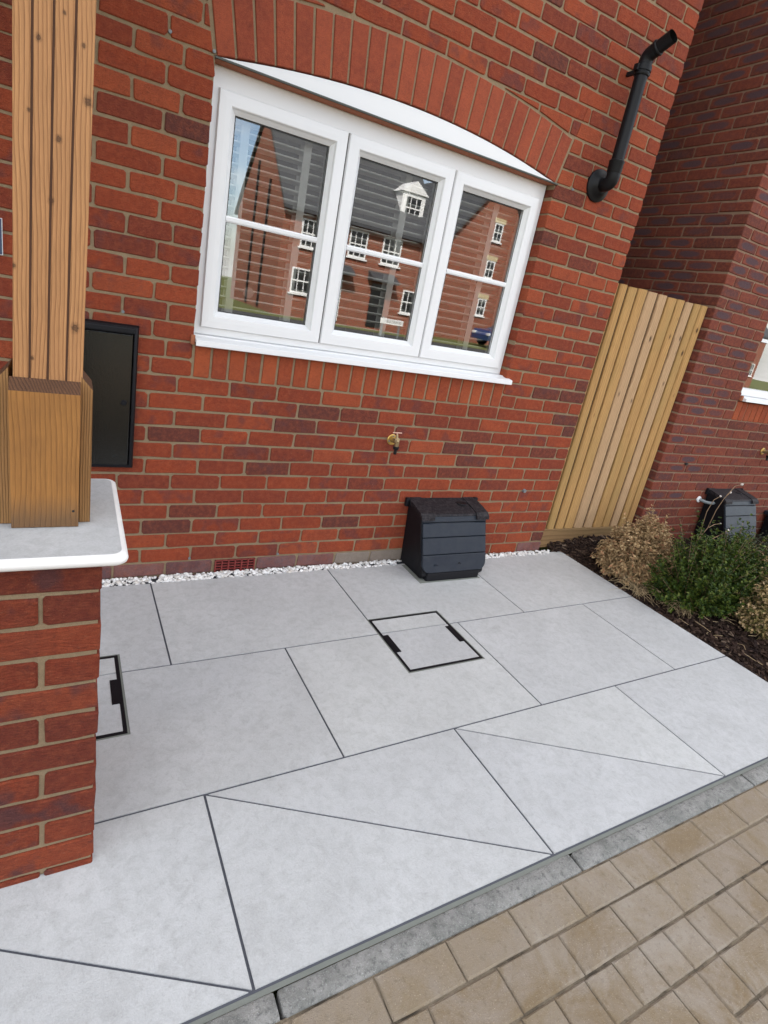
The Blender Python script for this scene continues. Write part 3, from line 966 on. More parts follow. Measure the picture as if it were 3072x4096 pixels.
mb.box(X(NX + 0.0055), X(NW0 - 0.004), NY + 0.0055, 0.10, -0.25, 52 * CH)
mb.box(X(NW0 - 0.004), X(6.6), NY + 0.0055, 0.10, -0.25, 1.19)
mb.box(X(NW0 - 0.004), X(6.6), NY + 0.0055, 0.10, 2.4, 3.1)
mb.box(X(NX + 0.0055), X(NX + 0.1), 0.1002, 2.5, -0.25, 52 * CH)
mb.build('mortar', M['nmortar'], nh, fix=False)
for i in range(16):
    o = bpy.data.objects.new('sill_brick', sill_shapes[RND.randrange(5)])
    link(o, nh, (X(NW0 + 0.0375 + 0.075 * i), NY + RND.uniform(-0.001, 0.001), 14 * CH + 0.075))
nf = MB()
nf.ring(X(NW0 + 0.004), X(NW0 + 1.2), 1.245, 2.36, [(0.0, 0.12), (0.0, 0.035), (0.004, 0.030), (0.035, 0.030), (0.038, 0.036), (0.040, 0.040), (0.055, 0.040), (0.060, 0.052), (0.062, 0.12)])
nwin = nf.build('window', M['upvc'], nh)
m_ = MB()
m_.add([(X(NW0 + 0.062), 0.058, 1.305), (X(NW0 + 1.14), 0.058, 1.305), (X(NW0 + 1.14), 0.058, 2.30), (X(NW0 + 0.062), 0.058, 2.30)], [(0, 1, 2, 3)])
m_.build('pane', M['glass'], nwin, fix=False)
m_ = MB(); m_.box(X(NW0 + 0.06), X(NW0 + 1.145), 0.044, 0.057, 1.66, 1.685); m_.build('glazing_bar', M['upvc'], nwin)
m_ = MB(); m_.prism([(0.075, 1.2445), (0.03, 1.243), (-0.038, 1.228), (-0.040, 1.208), (-0.030, 1.2065), (0.002, 1.204), (0.075, 1.204)], 'x', X(NW0 + 0.03), X(NW0 + 1.2))
m_.build('sill', M['upvc'], nwin)
m_ = MB(); m_.bbox(X(NW0 + 0.006), X(NW0 + 0.029), -0.016, 0.01, 1.205, 1.245, 0.002); m_.build('sill_end', M['soffit'], nwin)
m_ = MB()
m_.add([(X(NW0 - .3), 3.2, 0.3), (X(6.2), 3.2, 0.3), (X(6.2), 3.2, 2.6), (X(NW0 - .3), 3.2, 2.6), (X(NW0 - .3), 0.11, 0.3), (X(6.2), 0.11, 0.3), (X(6.2), 0.11, 2.6), (X(NW0 - .3), 0.11, 2.6)],
       [(0, 1, 2, 3), (0, 3, 7, 4), (1, 5, 6, 2), (3, 2, 6, 7), (0, 4, 5, 1)])
m_.build('room_lining', M['room'], nh, fix=False)
up = MB()
up.box(X(NW0 - 0.003), X(13.5), 0.0, 0.1, 3.101, 5.1)
up.box(0.004, X(NW0 - 0.0031), 0.0, 0.1, 52 * CH + 0.001, 5.1)
up.box(X(6.601), X(13.5), 0.0, 0.1, -0.25, 3.1)
up.box(0.004, 0.1, 2.501, 8.0, -0.25, 5.1)
up.box(0.004, 0.1, 0.101, 2.5, 52 * CH + 0.001, 5.1)
for xg in (0.004, X(13.4)):
    up.prism([(0.0, 5.101), (8.0, 5.101), (4.0, 8.7)], 'x', xg, xg + 0.096)
up.box(X(13.4), X(13.5), 0.1, 8.0, -0.25, 5.1)
up.box(0.1, X(13.4), 7.9, 8.0, -0.25, 5.1)
up.build('outer_wall', M['wall_far'], nh)
rf = MB()
for s_ in (0, 1):
    y0, y1 = (-0.35, 4.0) if s_ == 0 else (8.35, 4.0)
    z0 = 5.1 - 0.35 * 0.9
    rf.prism([(y0, z0), (y1, 8.72), (y1, 8.86), (y0, z0 + 0.14)], 'x', -0.26, X(13.6))  # left verge overhang also widened, to darken the side wall below
rf.build('roof', M['roof'], nh)
m_ = MB()
m_.tube([(X(3.874), 0.004, 0.679), (X(3.874), -0.018, 0.675)], 0.011, 10)
m_.build('pipe_stub', M['seal'], nh)

# ------------------------------------------------------------------ ground, paving, driveway
TH = 0.0133
GO = Vector((0.0526, -0.6839, 0.0))
def G(u, v, z=0.0):
    return Vector((GO.x + math.cos(TH) * u - math.sin(TH) * v, GO.y + math.sin(TH) * u + math.cos(TH) * v, z))

g_ = MB()
g_.add([(-120, -120, -0.09), (120, -120, -0.09), (120, 120, -0.09), (-120, 120, -0.09)], [(0, 1, 2, 3)])
tag(g_.build('ground', M['grass'], fix=False), 'grass and earth that the houses and the street stand on', None, None, 'structure')

patio = thing('patio', 'pale grey porcelain paving with dark joints in front of the house', 'patio', (0, 0, 0))
tag(patio, kind='structure')
del patio['category']
bed = MB()
bed.add([G(-2.0, 0.615, -0.0035), G(-2.0, -1.1285, -0.0035), G(2.712, -1.1285, -0.0035), G(2.712, 0.615, -0.0035)], [(0, 1, 2, 3)])
bed.build('grout', M['grout'], patio, fix=False)
HJ = 0.0036
COVERS = [(0.900, 1.311, -0.284, 0.120), (-0.583, -0.170, -0.312, 0.110)]       # tray covers in the paving grid (u0,u1,v0,v1)
def slab(poly):
    """poly: convex (u,v) polygon already shrunk by the joint; trays are cut out of it"""
    rects = [c for c in COVERS if not (max(p[0] for p in poly) <= c[0] or min(p[0] for p in poly) >= c[1] or max(p[1] for p in poly) <= c[2] or min(p[1] for p in poly) >= c[3])]
    polys = [poly]
    for (a, b, c, d) in rects:
        new = []
        for q in polys:
            rest = q
            for p, n in (((a, 0), (-1, 0)), ((b, 0), (1, 0)), ((0, c), (0, -1)), ((0, d), (0, 1))):
                piece = clip_half(rest, p, n)
                if len(piece) > 2 and area(piece) > 1e-6: new.append(piece)
                rest = clip_half(rest, p, (-n[0], -n[1]))
                if len(rest) < 3: break
        polys = new
    m = MB()
    bm = bmesh.new()
    for q in polys:
        bm.faces.new([bm.verts.new((x, y, 0)) for x, y in q])
    bmesh.ops.remove_doubles(bm, verts=bm.verts[:], dist=0.0004)
    # T-junction safe enough: coplanar pieces of one slab; walls only on its boundary
    bm.verts.index_update()
    vs = [v.co.copy() for v in bm.verts]
    n = len(vs)
    top = [[v.index for v in f.verts] for f in bm.faces]
    bnd = [(e.verts[0].index, e.verts[1].index) for e in bm.edges if len(e.link_faces) == 1]
    bm.free()
    z0 = RND.uniform(-0.0004, 0.0004)
    V = [G(p.x, p.y, z0) for p in vs] + [G(p.x, p.y, -0.02) for p in vs]
    V = [tuple(p) for p in V]
    F = [tuple(t) for t in top] + [(a, b, b + n, a + n) for a, b in bnd]
    m.add(V, F)
    o = m.build('slab', M['slab'], patio)
    return o
def rect(u0, u1, v0, v1):
    slab([(u0 + HJ, v0 + HJ), (u1 - HJ, v0 + HJ), (u1 - HJ, v1 - HJ), (u0 + HJ, v1 - HJ)])
P9 = 0.905
V3 = -1.1265
for n in range(-2, 3):
    rect(n * P9, min((n + 1) * P9, 2.712), 0.0, 0.612)
for n in range(-3, 3):
    a, b = (n + 0.5) * P9, (n + 1.5) * P9
    if a > 2.7: continue
    rect(max(a, -1.9), min(b, 2.712), -0.605, 0.0)
for n in range(-2, 3):
    u0, u1 = n * P9, (n + 1) * P9
    if n == 2:
        rect(u0, 2.712, V3, -0.605); continue
    # cut corner to corner
    q = [(u0 + HJ, V3 + HJ), (u1 - HJ, V3 + HJ), (u1 - HJ, -0.605 - HJ), (u0 + HJ, -0.605 - HJ)]
    dx, dy = u1 - u0, V3 + 0.605
    L = math.hypot(dx, dy); nx, ny = -dy / L, dx / L
    slab(clip_half(q, (u0 + nx * HJ * 0.8, -0.605 + ny * HJ * 0.8), (nx, ny)))
    slab(clip_half(q, (u0 - nx * HJ * 0.8, -0.605 - ny * HJ * 0.8), (-nx, -ny)))

# tray covers with slab inlays
def tray(c, label):
    u0, u1, v0, v1 = c
    t = thing('manhole_cover', label, 'manhole cover', G((u0 + u1) / 2, (v0 + v1) / 2, 0), 'slab inlaid manhole covers')
    t.rotation_euler = (0, 0, TH)
    a, b = (u1 - u0) / 2, (v1 - v0) / 2
    def fr(ins0, ins1, z0, z1):
        m = MB()
        for (x0, x1, y0, y1) in ((-a + ins0, a - ins0, -b + ins0, -b + ins1), (-a + ins0, a - ins0, b - ins1, b - ins0), (-a + ins0, -a + ins1, -b + ins1, b - ins1), (a - ins1, a - ins0, -b + ins1, b - ins1)):
            m.box(x0, x1, y0, y1, z0, z1)
        return m
    fr(0.0005, 0.0075, -0.02, -0.0012).build('mortar_joint', M['collar'], t)
    fr(0.0077, 0.019, -0.03, 0.0005).build('frame', M['blackplastic'], t)
    m = MB(); m.box(-a + 0.0195, a - 0.0195, -b + 0.0195, b - 0.0195, -0.03, -0.006); m.build('tray', M['grout'], t)
    ins = 0.0205
    vl = -(v0 + v1) / 2
    for (y0, y1) in ((-b + ins, vl - HJ * 0.8), (vl + HJ * 0.8, b - ins)):
        m = MB(); m.box(-a + ins, a - ins, y0, y1, -0.0055, 0.0003)
        m.build('inlay', M['slab'], t)
    for s in (-1, 1):
        m = MB(); x = s * (a - 0.031)
        m.box(x - 0.0125, x + 0.0125, -0.063, 0.063, -0.004, 0.0022)
        m.box(x - 0.008, x + 0.008, -0.05, 0.05, 0.0024, 0.0034)
        m.build('lifting_slot', M['blackplastic'], t)
tray(COVERS[0], 'square slab inlaid manhole cover in the open paving below the black gas box')
tray(COVERS[1], 'slab inlaid manhole cover half hidden behind the brick pillar')

# grey mortar round the gas box
mc = MB()
mc.box(1.419, 1.842, -0.286, -0.07, -0.01, 0.0012)
mc.build('mortar_collar', M['collar'], patio)

# edging kerb
kerb = thing('edging_kerb', 'weathered grey concrete edging between the pale paving and the block driveway', 'kerb', (0, 0, 0))
tag(kerb, kind='structure'); del kerb['category']
def D(x, v, z=0.0):               # driveway frame: v = distance from the wall measured square to the rows
    return Vector((x - math.sin(TH) * v * 0, v + 0.0133 * x, z))
for (a, b) in ((-2.635, -1.72), (-1.72, -0.805), (-0.805, 0.11), (0.11, 1.025), (1.025, 1.957), (1.957, 2.872), (2.872, 3.79)):
    m = MB(); m.bbox(a + 0.003, b - 0.003, -1.8795, -1.8235, -0.14, -0.001, 0.007)
    m.v = [tuple(D(x + RND.uniform(-.0008, .0008), y + RND.uniform(-.0012, .0012), z + RND.uniform(-.0008, .0008))) for x, y, z in m.v]
    m.build('edging_stone', M['concrete'], kerb, smooth=30)
m = MB(); m.add([D(-2.7, -1.8245, -0.004), D(2.76, -1.8245, -0.004), D(2.76, -1.809, -0.004), D(-2.7, -1.809, -0.004)], [(0, 1, 2, 3)])
m.build('mortar_joint', M['collar'], kerb, fix=False)

drive = thing('driveway', 'buff concrete block driveway below the grey edging', 'driveway', (0, 0, 0))
tag(drive, kind='structure'); del drive['category']
m = MB()
m.add([D(-3, -2.62, -0.006), D(8, -2.62, -0.006), D(8, -1.878, -0.006), D(-3, -1.878, -0.006)], [(0, 1, 2, 3)])
m.build('joint_sand', M['sand'], drive, fix=False)
m = MB()
m.add([D(-8, -6.6, -0.008), D(12, -6.6, -0.008), D(12, -2.62, -0.008), D(-8, -2.62, -0.008)], [(0, 1, 2, 3)])
m.build('far_paving', M['drive_far'], drive, fix=False)
PAVE = {}
def paver(x0, x1, v0, v1):
    w, d = x1 - x0, v1 - v0
    key = (round(w, 2), round(d, 2), RND.randrange(5))
    if key not in PAVE:
        r = random.Random(str(key)); g = 0.0015
        a, b = w / 2 - g, d / 2 - g
        n = 4
        def loop(k, z):
            o = []
            for (px, py, qx, qy) in ((-a, -b, a, -b), (a, -b, a, b), (a, b, -a, b), (-a, b, -a, -b)):
                for i in range(n):
                    t = i / n
                    x, y = px + (qx - px) * t, py + (qy - py) * t
                    o.append((x * (1 - k / a) + r.uniform(-.0009, .0009), y * (1 - k / b) + r.uniform(-.0009, .0009), z))
            return o
        L0, L1, L2 = loop(0.0, -0.05), loop(0.0, -0.0045), loop(0.0040, -0.0005)
        N = 4 * n
        f = []
        for j in range(2):
            for i in range(N):
                k = (i + 1) % N
                f.append((j * N + i, j * N + k, (j + 1) * N + k, (j + 1) * N + i))
        f.append(tuple(range(2 * N, 3 * N)))
        mm = MB(); mm.add(L0 + L1 + L2, f)
        PAVE[key] = mm.mesh('paving_block', M['paver'])
    o = bpy.data.objects.new('paving_block', PAVE[key])
    link(o, drive, D((x0 + x1) / 2, (v0 + v1) / 2, RND.uniform(-0.0025, 0.0012)))
    o.rotation_euler = (RND.uniform(-.006, .006), RND.uniform(-.004, .004), 0.0133 + RND.uniform(-.006, .006))
R0 = -1.8815
for n in range(-8, 13):
    x = 0.1245 + 0.2018 * n
    paver(x, x + 0.2018, R0 - 0.0945, R0)
    x = 0.0095 + 0.2018 * n
    paver(x, x + 0.2018, R0 - 0.196, R0 - 0.097)
for n in range(-3, 13):
    x = 0.8055 + 0.2018 * (n - 4)
    paver(x, x + 0.1009, R0 - 0.2985, R0 - 0.199)
    paver(x + 0.1009, x + 0.2018, R0 - 0.2985, R0 - 0.199)
for n in range(-1, 7):
    x = 0.8055 + 0.4036 * (n - 2)
    paver(x, x + 0.2018, R0 - 0.4005, R0 - 0.301)
    paver(x + 0.2018, x + 0.3027, R0 - 0.5035, R0 - 0.301)
    paver(x + 0.3027, x + 0.4036, R0 - 0.4005, R0 - 0.301)
    paver(x + 0.3027, x + 0.4036, R0 - 0.5035, R0 - 0.403)
    paver(x, x + 0.2018, R0 - 0.5035, R0 - 0.403)
    paver(x, x + 0.2018, R0 - 0.606, R0 - 0.506)
    paver(x + 0.2018, x + 0.4036, R0 - 0.606, R0 - 0.506)

# white gravel along the wall
rg = random.Random(5)
m = MB(); m.box(-1.8, 2.72, -0.074, 0.003, -0.06, -0.018)
tag(m.build('gravel_bed', M['grout']), 'dark bed under the white gravel strip', None, None, 'structure')
def pebble(mb, p, r, rnd, flat=0.75):
    bm = bmesh.new()
    bmesh.ops.create_icosphere(bm, subdivisions=1, radius=1)
    sx, sy, sz = r * rnd.uniform(0.75, 1.3), r * rnd.uniform(0.7, 1.1), r * rnd.uniform(0.5, flat)
    R = Matrix.Rotation(rnd.uniform(0, 6.28), 3, 'Z') @ Matrix.Rotation(rnd.uniform(-.6, .6), 3, 'X')
    vs = []
    for v in bm.verts:
        k = rnd.uniform(0.82, 1.12)
        vs.append(R @ Vector((v.co.x * sx * k, v.co.y * sy * k, v.co.z * sz * k)) + Vector(p))
    bm.verts.index_update()
    mb.add(vs, [[v.index for v in f.verts] for f in bm.faces])
    bm.free()
gm = MB()
for i in range(1500):
    x = rg.uniform(-0.55, 2.655); y = rg.uniform(-0.071, -0.004)
    if 1.42 < x < 1.87 and y < -0.02: continue
    r = rg.choice((0.0075, 0.009, 0.0105, 0.012, 0.0135))
    z = -0.010 + rg.uniform(0, 0.018) * (1 - abs(y + 0.032) / 0.05)
    pebble(gm, (x, y, z), r, rg)
tag(gm.build('white_gravel', M['pebble'], smooth=50), 'strip of small white stones between the paving and the house wall', 'gravel', None, 'stuff')

# planting bed with bark
BX0 = 2.742
def bed_edge(y):
    return 2.7525 - 0.0135 * (y + 0.07)
m = MB()
nx_, ny_ = 40, 22
bm_v = []
for j in range(ny_ + 1):
    y = 0.055 - 1.86 * j / ny_
    for i in range(nx_ + 1):
        x = bed_edge(y) + 0.004 + (7.0 - bed_edge(y)) * (i / nx_) ** 1.5
        z = -0.03 + 0.045 * min(1, (x - bed_edge(y)) / 0.35) + 0.010 * math.sin(x * 7 + y * 5) * min(1, (x - bed_edge(y)) / 0.3)
        bm_v.append((x, y, z))
m.add(bm_v, [(j * (nx_ + 1) + i, (j + 1) * (nx_ + 1) + i, (j + 1) * (nx_ + 1) + i + 1, j * (nx_ + 1) + i + 1) for j in range(ny_) for i in range(nx_)])
tag(m.build('soil', M['soil'], smooth=True), 'dark soil of the planting bed beside the paving', None, None, 'structure')
def soil_z(x, y):
    e = x - bed_edge(y)
    return -0.03 + 0.045 * min(1, max(e, 0) / 0.35) + 0.010 * math.sin(x * 7 + y * 5) * min(1, max(e, 0) / 0.3)
rk = random.Random(9)
cm = MB()
def chip(mb, x, y, z, L, wd, t, rnd):
    yaw, pit, rol = rnd.uniform(0, 6.28), rnd.gauss(0, 0.28), rnd.gauss(0, 0.45)
    R = Matrix.Rotation(yaw, 3, 'Z') @ Matrix.Rotation(pit, 3, 'Y') @ Matrix.Rotation(rol, 3, 'X')
    vs = []
    for sx, sy, sz in ((-1, -1, -1), (1, -.6, -1), (1, .6, -1), (-1, 1, -1), (-.9, -.9, 1), (.9, -.5, 1), (.95, .5, 1), (-.9, .8, 1)):
        vs.append(R @ Vector((sx * L * rnd.uniform(.7, 1.1), sy * wd * rnd.uniform(.6, 1.2), sz * t)) + Vector((x, y, z)))
    mb.add(vs, [(3, 2, 1, 0), (4, 5, 6, 7), (0, 1, 5, 4), (1, 2, 6, 5), (2, 3, 7, 6), (3, 0, 4, 7)])
for i in range(7600):
    y = rk.uniform(-1.80, 0.03)
    x = bed_edge(y) + 0.012 + (rk.random() ** 1.7) * 2.4
    L = rk.choice((0.008, 0.012, 0.016, 0.022, 0.03)) * rk.uniform(.7, 1.2)
    chip(cm, x, y, soil_z(x, y) + rk.uniform(0.0, 0.020), L, L * rk.uniform(0.18, 0.5), rk.uniform(0.0018, 0.0045), rk)
# a drift of bark banked against the gravel board
for i in range(1300):
    x = rk.uniform(2.69, 3.4); y = 0.030 - abs(rk.gauss(0, 0.07))
    if x < 2.745 and y < -0.05: continue
    L = rk.choice((0.01, 0.016, 0.024))
    chip(cm, x, y, soil_z(max(x, 2.8), y) + 0.01 + rk.random() * 0.055 * max(0, 1 - (0.03 - y) / 0.16), L, L * rk.uniform(.2, .5), 0.003, rk)
tag(cm.build('bark_mulch', M['bark']), 'dark brown bark chippings covering the planting bed', 'mulch', None, 'stuff')

# ------------------------------------------------------------------ brick pillar with cap and porch post
pillar = thing('brick_pillar', 'short red brick porch pillar at the left edge of the photo', 'pillar', (-0.3385, -1.2185, 0))
PX0, PX1, PY0, PY1 = -0.446, -0.231, -1.402, -1.040
PC = Vector((-0.3385, -1.2185, 0))
rb = random.Random(31)
pbk = []
def pil_brick(x0, x1, y0, y1, zc, front=True):
    w, h, d = x1 - x0, 0.065, y1 - y0
    pts = brick_outline(w, h, rb, 0.0018, 0.005)
    v, f = brick_from_outline(pts, d, 0.004)
    n = len(pts)
    f = f + [tuple(range(2 * n, 3 * n))[::-1]]
    mm = MB(); mm.add(v, f)
    o = mm.build('brick', M['pbrick'], pillar)
    o.location = Vector(((x0 + x1) / 2 + rb.uniform(-.001, .001), y0 + rb.uniform(-.0015, .001), zc)) - PC
for k in range(12):
    zc = 0.8085 - 0.0753 * k
    if k % 2 == 0:
        for (a, b) in ((PY0, PY0 + 0.1075), (PY0 + 0.1175, PY1 - 0.1175), (PY1 - 0.1075, PY1)):
            pil_brick(PX0, PX1, a, b, zc)
    else:
        for (a, b) in ((PX0, -0.3435), (-0.3335, PX1)):
            pil_brick(a, b, PY0, PY0 + 0.2415, zc)
        pil_brick(PX0, PX1, PY1 - 0.1075, PY1, zc)
m = MB(); m.box(PX0 + 0.005 - PC.x, PX1 - 0.005 - PC.x, PY0 + 0.0055 - PC.y, PY1 - 0.005 - PC.y, 0.001, 0.8425)
m.build('mortar', M['mortar'], pillar)
# rounded porcelain cap
m = MB()
cx0, cx1, cy0, cy1, cz0, cz1 = -0.492, -0.1845, -1.437, -0.988, 0.8435, 0.868
def rrect(ins, z, r=0.022, n=6):
    o = []
    x0, x1, y0, y1 = cx0 + ins, cx1 - ins, cy0 + ins, cy1 - ins
    for (cx, cy, a0) in ((x1 - r, y1 - r, 0), (x0 + r, y1 - r, 90), (x0 + r, y0 + r, 180), (x1 - r, y0 + r, 270)):
        for i in range(n + 1):
            a = math.radians(a0 + 90 * i / n)
            o.append((cx + r * math.cos(a), cy + r * math.sin(a), z))
    return o
h_ = (cz1 - cz0) / 2
loops = []
for i in range(7):
    a = -math.pi / 2 + math.pi * i / 6
    loops.append(rrect(h_ * (1 - math.cos(a)), cz0 + h_ + h_ * math.sin(a)))
N = len(loops[0])
vs = [p for lp in loops for p in lp]
fs = []
for j in range(6):
    for i in range(N):
        k = (i + 1) % N
        fs.append((j * N + i, j * N + k, (j + 1) * N + k, (j + 1) * N + i))
fs.append(tuple(range(N))[::-1])
m.add([Vector(p) - PC for p in vs], fs)
cap = m.build('coping', M['capedge'], pillar, smooth=60)
m = MB(); m.add([Vector(p) - PC + Vector((0, 0, 0.0)) for p in rrect(h_, cz1)], [tuple(range(N))])
m.build('coping_top', M['slab'], cap, fix=False)
del m

post = thing('porch_post', 'square timber porch post of four grooved boards standing on the pillar coping', 'post', (-0.3335, -1.2190, 0.868))
PO = Vector((-0.3335, -1.2190, 0.868))
def pboard(x0, x1, y0, y1, z0, z1, mat, name='board', lean=True):
    m = MB(); m.bbox(x0 - PO.x, x1 - PO.x, y0 - PO.y, y1 - PO.y, z0 - PO.z, z1 - PO.z, 0.0015)
    if lean: m.v = [(x + 0.016 * z, y, z) for x, y, z in m.v]
    o = m.build(name, mat, post)
    return o
gx = [-0.3945, -0.3655, -0.3355, -0.3040, -0.2735]
for a, b in zip(gx[:-1], gx[1:]):
    pboard(a + 0.0019, b - 0.0019, -1.2695, -1.1690, 0.875, 2.42, M['cedar'])
pboard(-0.3915, -0.2765, -1.2665, -1.1720, 0.870, 2.415, M['groove'], 'core')
def plank(x0, x1, y0, y1, ztop, cut, mat, name):
    """upright plank with a chamfered top; cut names the face that slopes"""
    z0 = 0.8695
    m = MB()
    if cut == 'front':
        m.prism([(y0, z0), (y1, z0), (y1, ztop + (y1 - y0)), (y0, ztop)], 'x', x0, x1)
    elif cut == 'right':
        m.prism([(x0, z0), (x1, z0), (x1, ztop), (x0, ztop + (x1 - x0) * 1.25)], 'y', y0, y1)
    elif cut == 'left':
        m.prism([(x0, z0), (x1, z0), (x1, ztop + (x1 - x0) * 1.25), (x0, ztop)], 'y', y0, y1)
    else:
        m.prism([(y0, z0), (y1, z0), (y1, ztop), (y0, ztop + (y1 - y0))], 'x', x0, x1)
    m.v = [(x - PO.x, y - PO.y, z - PO.z) for x, y, z in m.v]
    me = m.mesh(name, [mat, M['end_wood']])
    for p in me.polygons:
        if 0.2 < p.normal.z < 0.95: p.material_index = 1
    return link(bpy.data.objects.new(name, me), post)
plank(-0.3935, -0.2740, -1.2930, -1.2710, 1.1535, 'front', M['base_wood'], 'base_plank')
plank(-0.2728, -0.2515, -1.2700, -1.1680, 1.160, 'right', M['side_wood'], 'base_plank')
plank(-0.4165, -0.3950, -1.2700, -1.1680, 1.165, 'left', M['side_wood'], 'base_plank')
plank(-0.3935, -0.2740, -1.1665, -1.1450, 1.155, 'back', M['base_wood'], 'base_plank')
m = MB(); m.tube([(-0.2838 - PO.x, -1.2932 - PO.y, 0.905 - PO.z), (-0.2838 - PO.x, -1.2936 - PO.y, 0.905 - PO.z)], 0.0026, 8); m.build('nail_hole', M['dark'], post)

can = thing('porch_canopy', 'small tiled timber canopy over the porch carried by the grooved post', 'canopy', (-1.2, -0.7, 2.42))
m = MB(); m.bbox(-1.15, 1.0, -0.60, -0.46, 0.004, 0.14, 0.004); m.build('beam', M['cedar'], can)
m = MB(); m.bbox(0.80, 0.92, -0.459, 0.69, 0.01, 0.13, 0.004); m.build('side_beam', M['cedar'], can)
m = MB(); m.prism([(-0.80, 0.145), (0.69, 0.60), (0.69, 0.66), (-0.80, 0.205)], 'x', -1.25, 1.08); m.build('roof', M['canopy'], can)

# ------------------------------------------------------------------ things on the wall
mbx = thing('electric_meter_box', 'shallow glossy black electric meter box on the wall behind the porch post', 'meter box', (-0.26, 0, 0.85))
m = MB(); O = Vector((-0.26, 0, 0.85))
def at(o, b):
    b.v = [(x - o.x, y - o.y, z - o.z) for x, y, z in b.v]; return b
m.ring(-0.462, -0.052, 0.552, 1.158, [(0.0, 0.002), (0.0, -0.018), (0.006, -0.030), (0.016, -0.034), (0.018, -0.028), (0.020, 0.002)])
at(O, m).build('frame', M['blackplastic'], mbx, smooth=35)
m = MB(); m.bbox(-0.441, -0.0735, -0.030, -0.004, 0.558, 1.122, 0.004); at(O, m).build('door', M['blackgloss'], mbx)
m = MB(); m.bbox(-0.448, -0.066, -0.040, -0.004, 1.124, 1.150, 0.006); at(O, m).build('drip_hood', M['blackplastic'], mbx)
m = MB(); m.tube([(-0.098, -0.030, 0.842), (-0.098, -0.034, 0.842)], [0.012, 0.010], 16); m.tube([(-0.098, -0.034, 0.842), (-0.098, -0.0355, 0.842)], 0.005, 3)
at(O, m).build('lock', M['blackplastic'], mbx, smooth=40)
m = MB(); m.tube([(-0.121, -0.030, 0.600), (-0.121, -0.0312, 0.600)], [0.013, 0.012], 18); m.tube([(-0.121, -0.0312, 0.600), (-0.121, -0.032, 0.600)], 0.006, 12)
at(O, m).build('moulded_mark', M['blackgloss'], mbx)

plq = thing('house_plaque', 'navy blue plaque with a pale rim, only its right edge in view', 'plaque', (-0.66, 0, 1.40))
m = MB(); m.bbox(-0.153, 0.153, -0.010, 0.0, -0.061, 0.061, 0.0008); m.build('rim', M['whiteplate'], plq)
m = MB(); m.box(-0.1512, 0.1512, -0.0115, -0.0101, -0.059, 0.059); m.build('face', M['navy'], plq)

tap = thing('garden_tap', 'brass garden tap on a round yellow wall plate below the window', 'tap', (1.230, 0, 0.739))
m = MB(); m.tube([(0, 0.002, 0), (0, -0.004, 0), (0, -0.007, 0)], [0.030, 0.030, 0.027], 28); pl_ = m.build('wall_plate', M['brass'], tap, smooth=40)
for an in (80, 200, 320):
    m = MB(); x, z = 0.021 * math.cos(math.radians(an)), 0.021 * math.sin(math.radians(an))
    m.tube([(x, -0.0068, z), (x, -0.0095, z)], [0.0048, 0.0035], 10); m.build('screw', M['grey'], pl_, smooth=40)
m = MB()
m.tube([(0, -0.006, 0), (0, -0.026, 0)], 0.0125, 6); m.tube([(0, -0.026, 0), (0, -0.064, 0)], 0.0105, 14)
m.tube([(0, -0.058, -0.022), (0, -0.058, 0.002)], [0.0115, 0.013], 14)
m.tube([(0, -0.058, 0.002), (0, -0.053, 0.012), (0, -0.049, 0.022)], [0.0135, 0.015, 0.012], 6); m.tube([(0, -0.049, 0.022), (0, -0.043, 0.042)], [0.0075, 0.0055], 10)
m.tube([(0, -0.052, 0.013), (0, -0.0495, 0.019)], [0.0165, 0.0165], 6)
m.build('body', M['brass_dull'], tap, smooth=35)
m = MB(); m.tube([(-0.027, -0.0425, 0.050), (0.027, -0.0425, 0.050)], 0.0030, 10); m.tube([(0, -0.0428, 0.042), (0, -0.0425, 0.05)], 0.004, 8); m.build('handle', M['copper'], tap, smooth=40)
m = MB(); m.tube([(0, -0.058, -0.020), (0, -0.058, -0.023), (0, -0.058, -0.035), (0, -0.058, -0.040)], [0.014, 0.0165, 0.0155, 0.011], 14)
m.tube([(0, -0.058, -0.040), (0, -0.058, -0.046), (0, -0.058, -0.049), (0, -0.058, -0.064)], [0.0085, 0.0085, 0.0095, 0.0085], 12)
m.build('hose_connector', M['pipe'], tap, smooth=35)
tag(tap, group='outside taps')
t2 = copy_tree(tap); t2.location = (4.865, NY, 0.817)
tag(t2, 'small tap on the neighbouring wall at the right edge of the photo', group='outside taps')

stub = MB(); stub.tube([(2.286, 0.006, 0.446), (2.286, -0.012, 0.446)], [0.0125, 0.0115], 14); stub.tube([(2.286, -0.0122, 0.446), (2.286, -0.0126, 0.446)], 0.008, 12)
o = stub.build('pipe_stub', M['grey']); tag(o, 'short grey capped pipe stub in the brickwork right of the black gas box', 'pipe')

flue = thing('flue_pipe', 'black plastic flue pipe cranked up the wall right of the window', 'pipe', (2.197, 0, 2.224))
O = Vector((2.197, 0, 2.224))
m = MB()
m.tube([(2.197, 0.002, 2.224), (2.197, -0.010, 2.224), (2.197, -0.016, 2.224), (2.197, -0.022, 2.224), (2.197, -0.036, 2.224), (2.197, -0.040, 2.224)], [0.081, 0.080, 0.070, 0.052, 0.044, 0.036], 36)
at(O, m).build('wall_collar', M['pipe'], flue, smooth=50)
def arc(c, r, a0, a1, n, f):
    return [f(c, r, math.radians(a0 + (a1 - a0) * i / n)) for i in range(n + 1)]
px, py = 2.190, -0.096
m = MB()
pts = [(2.197, -0.03, 2.224), (2.194, -0.055, 2.224)] + arc((py + 0.036, 2.224 + 0.036), 0.036, -90, -180, 6, lambda c, r, a: (px + 0.002, c[0] + r * math.cos(a), c[1] + r * math.sin(a))) + [(px, py, 2.285)]
m.tube(pts, 0.0345, 22)
at(O, m).build('lower_elbow', M['pipe'], flue, smooth=40)
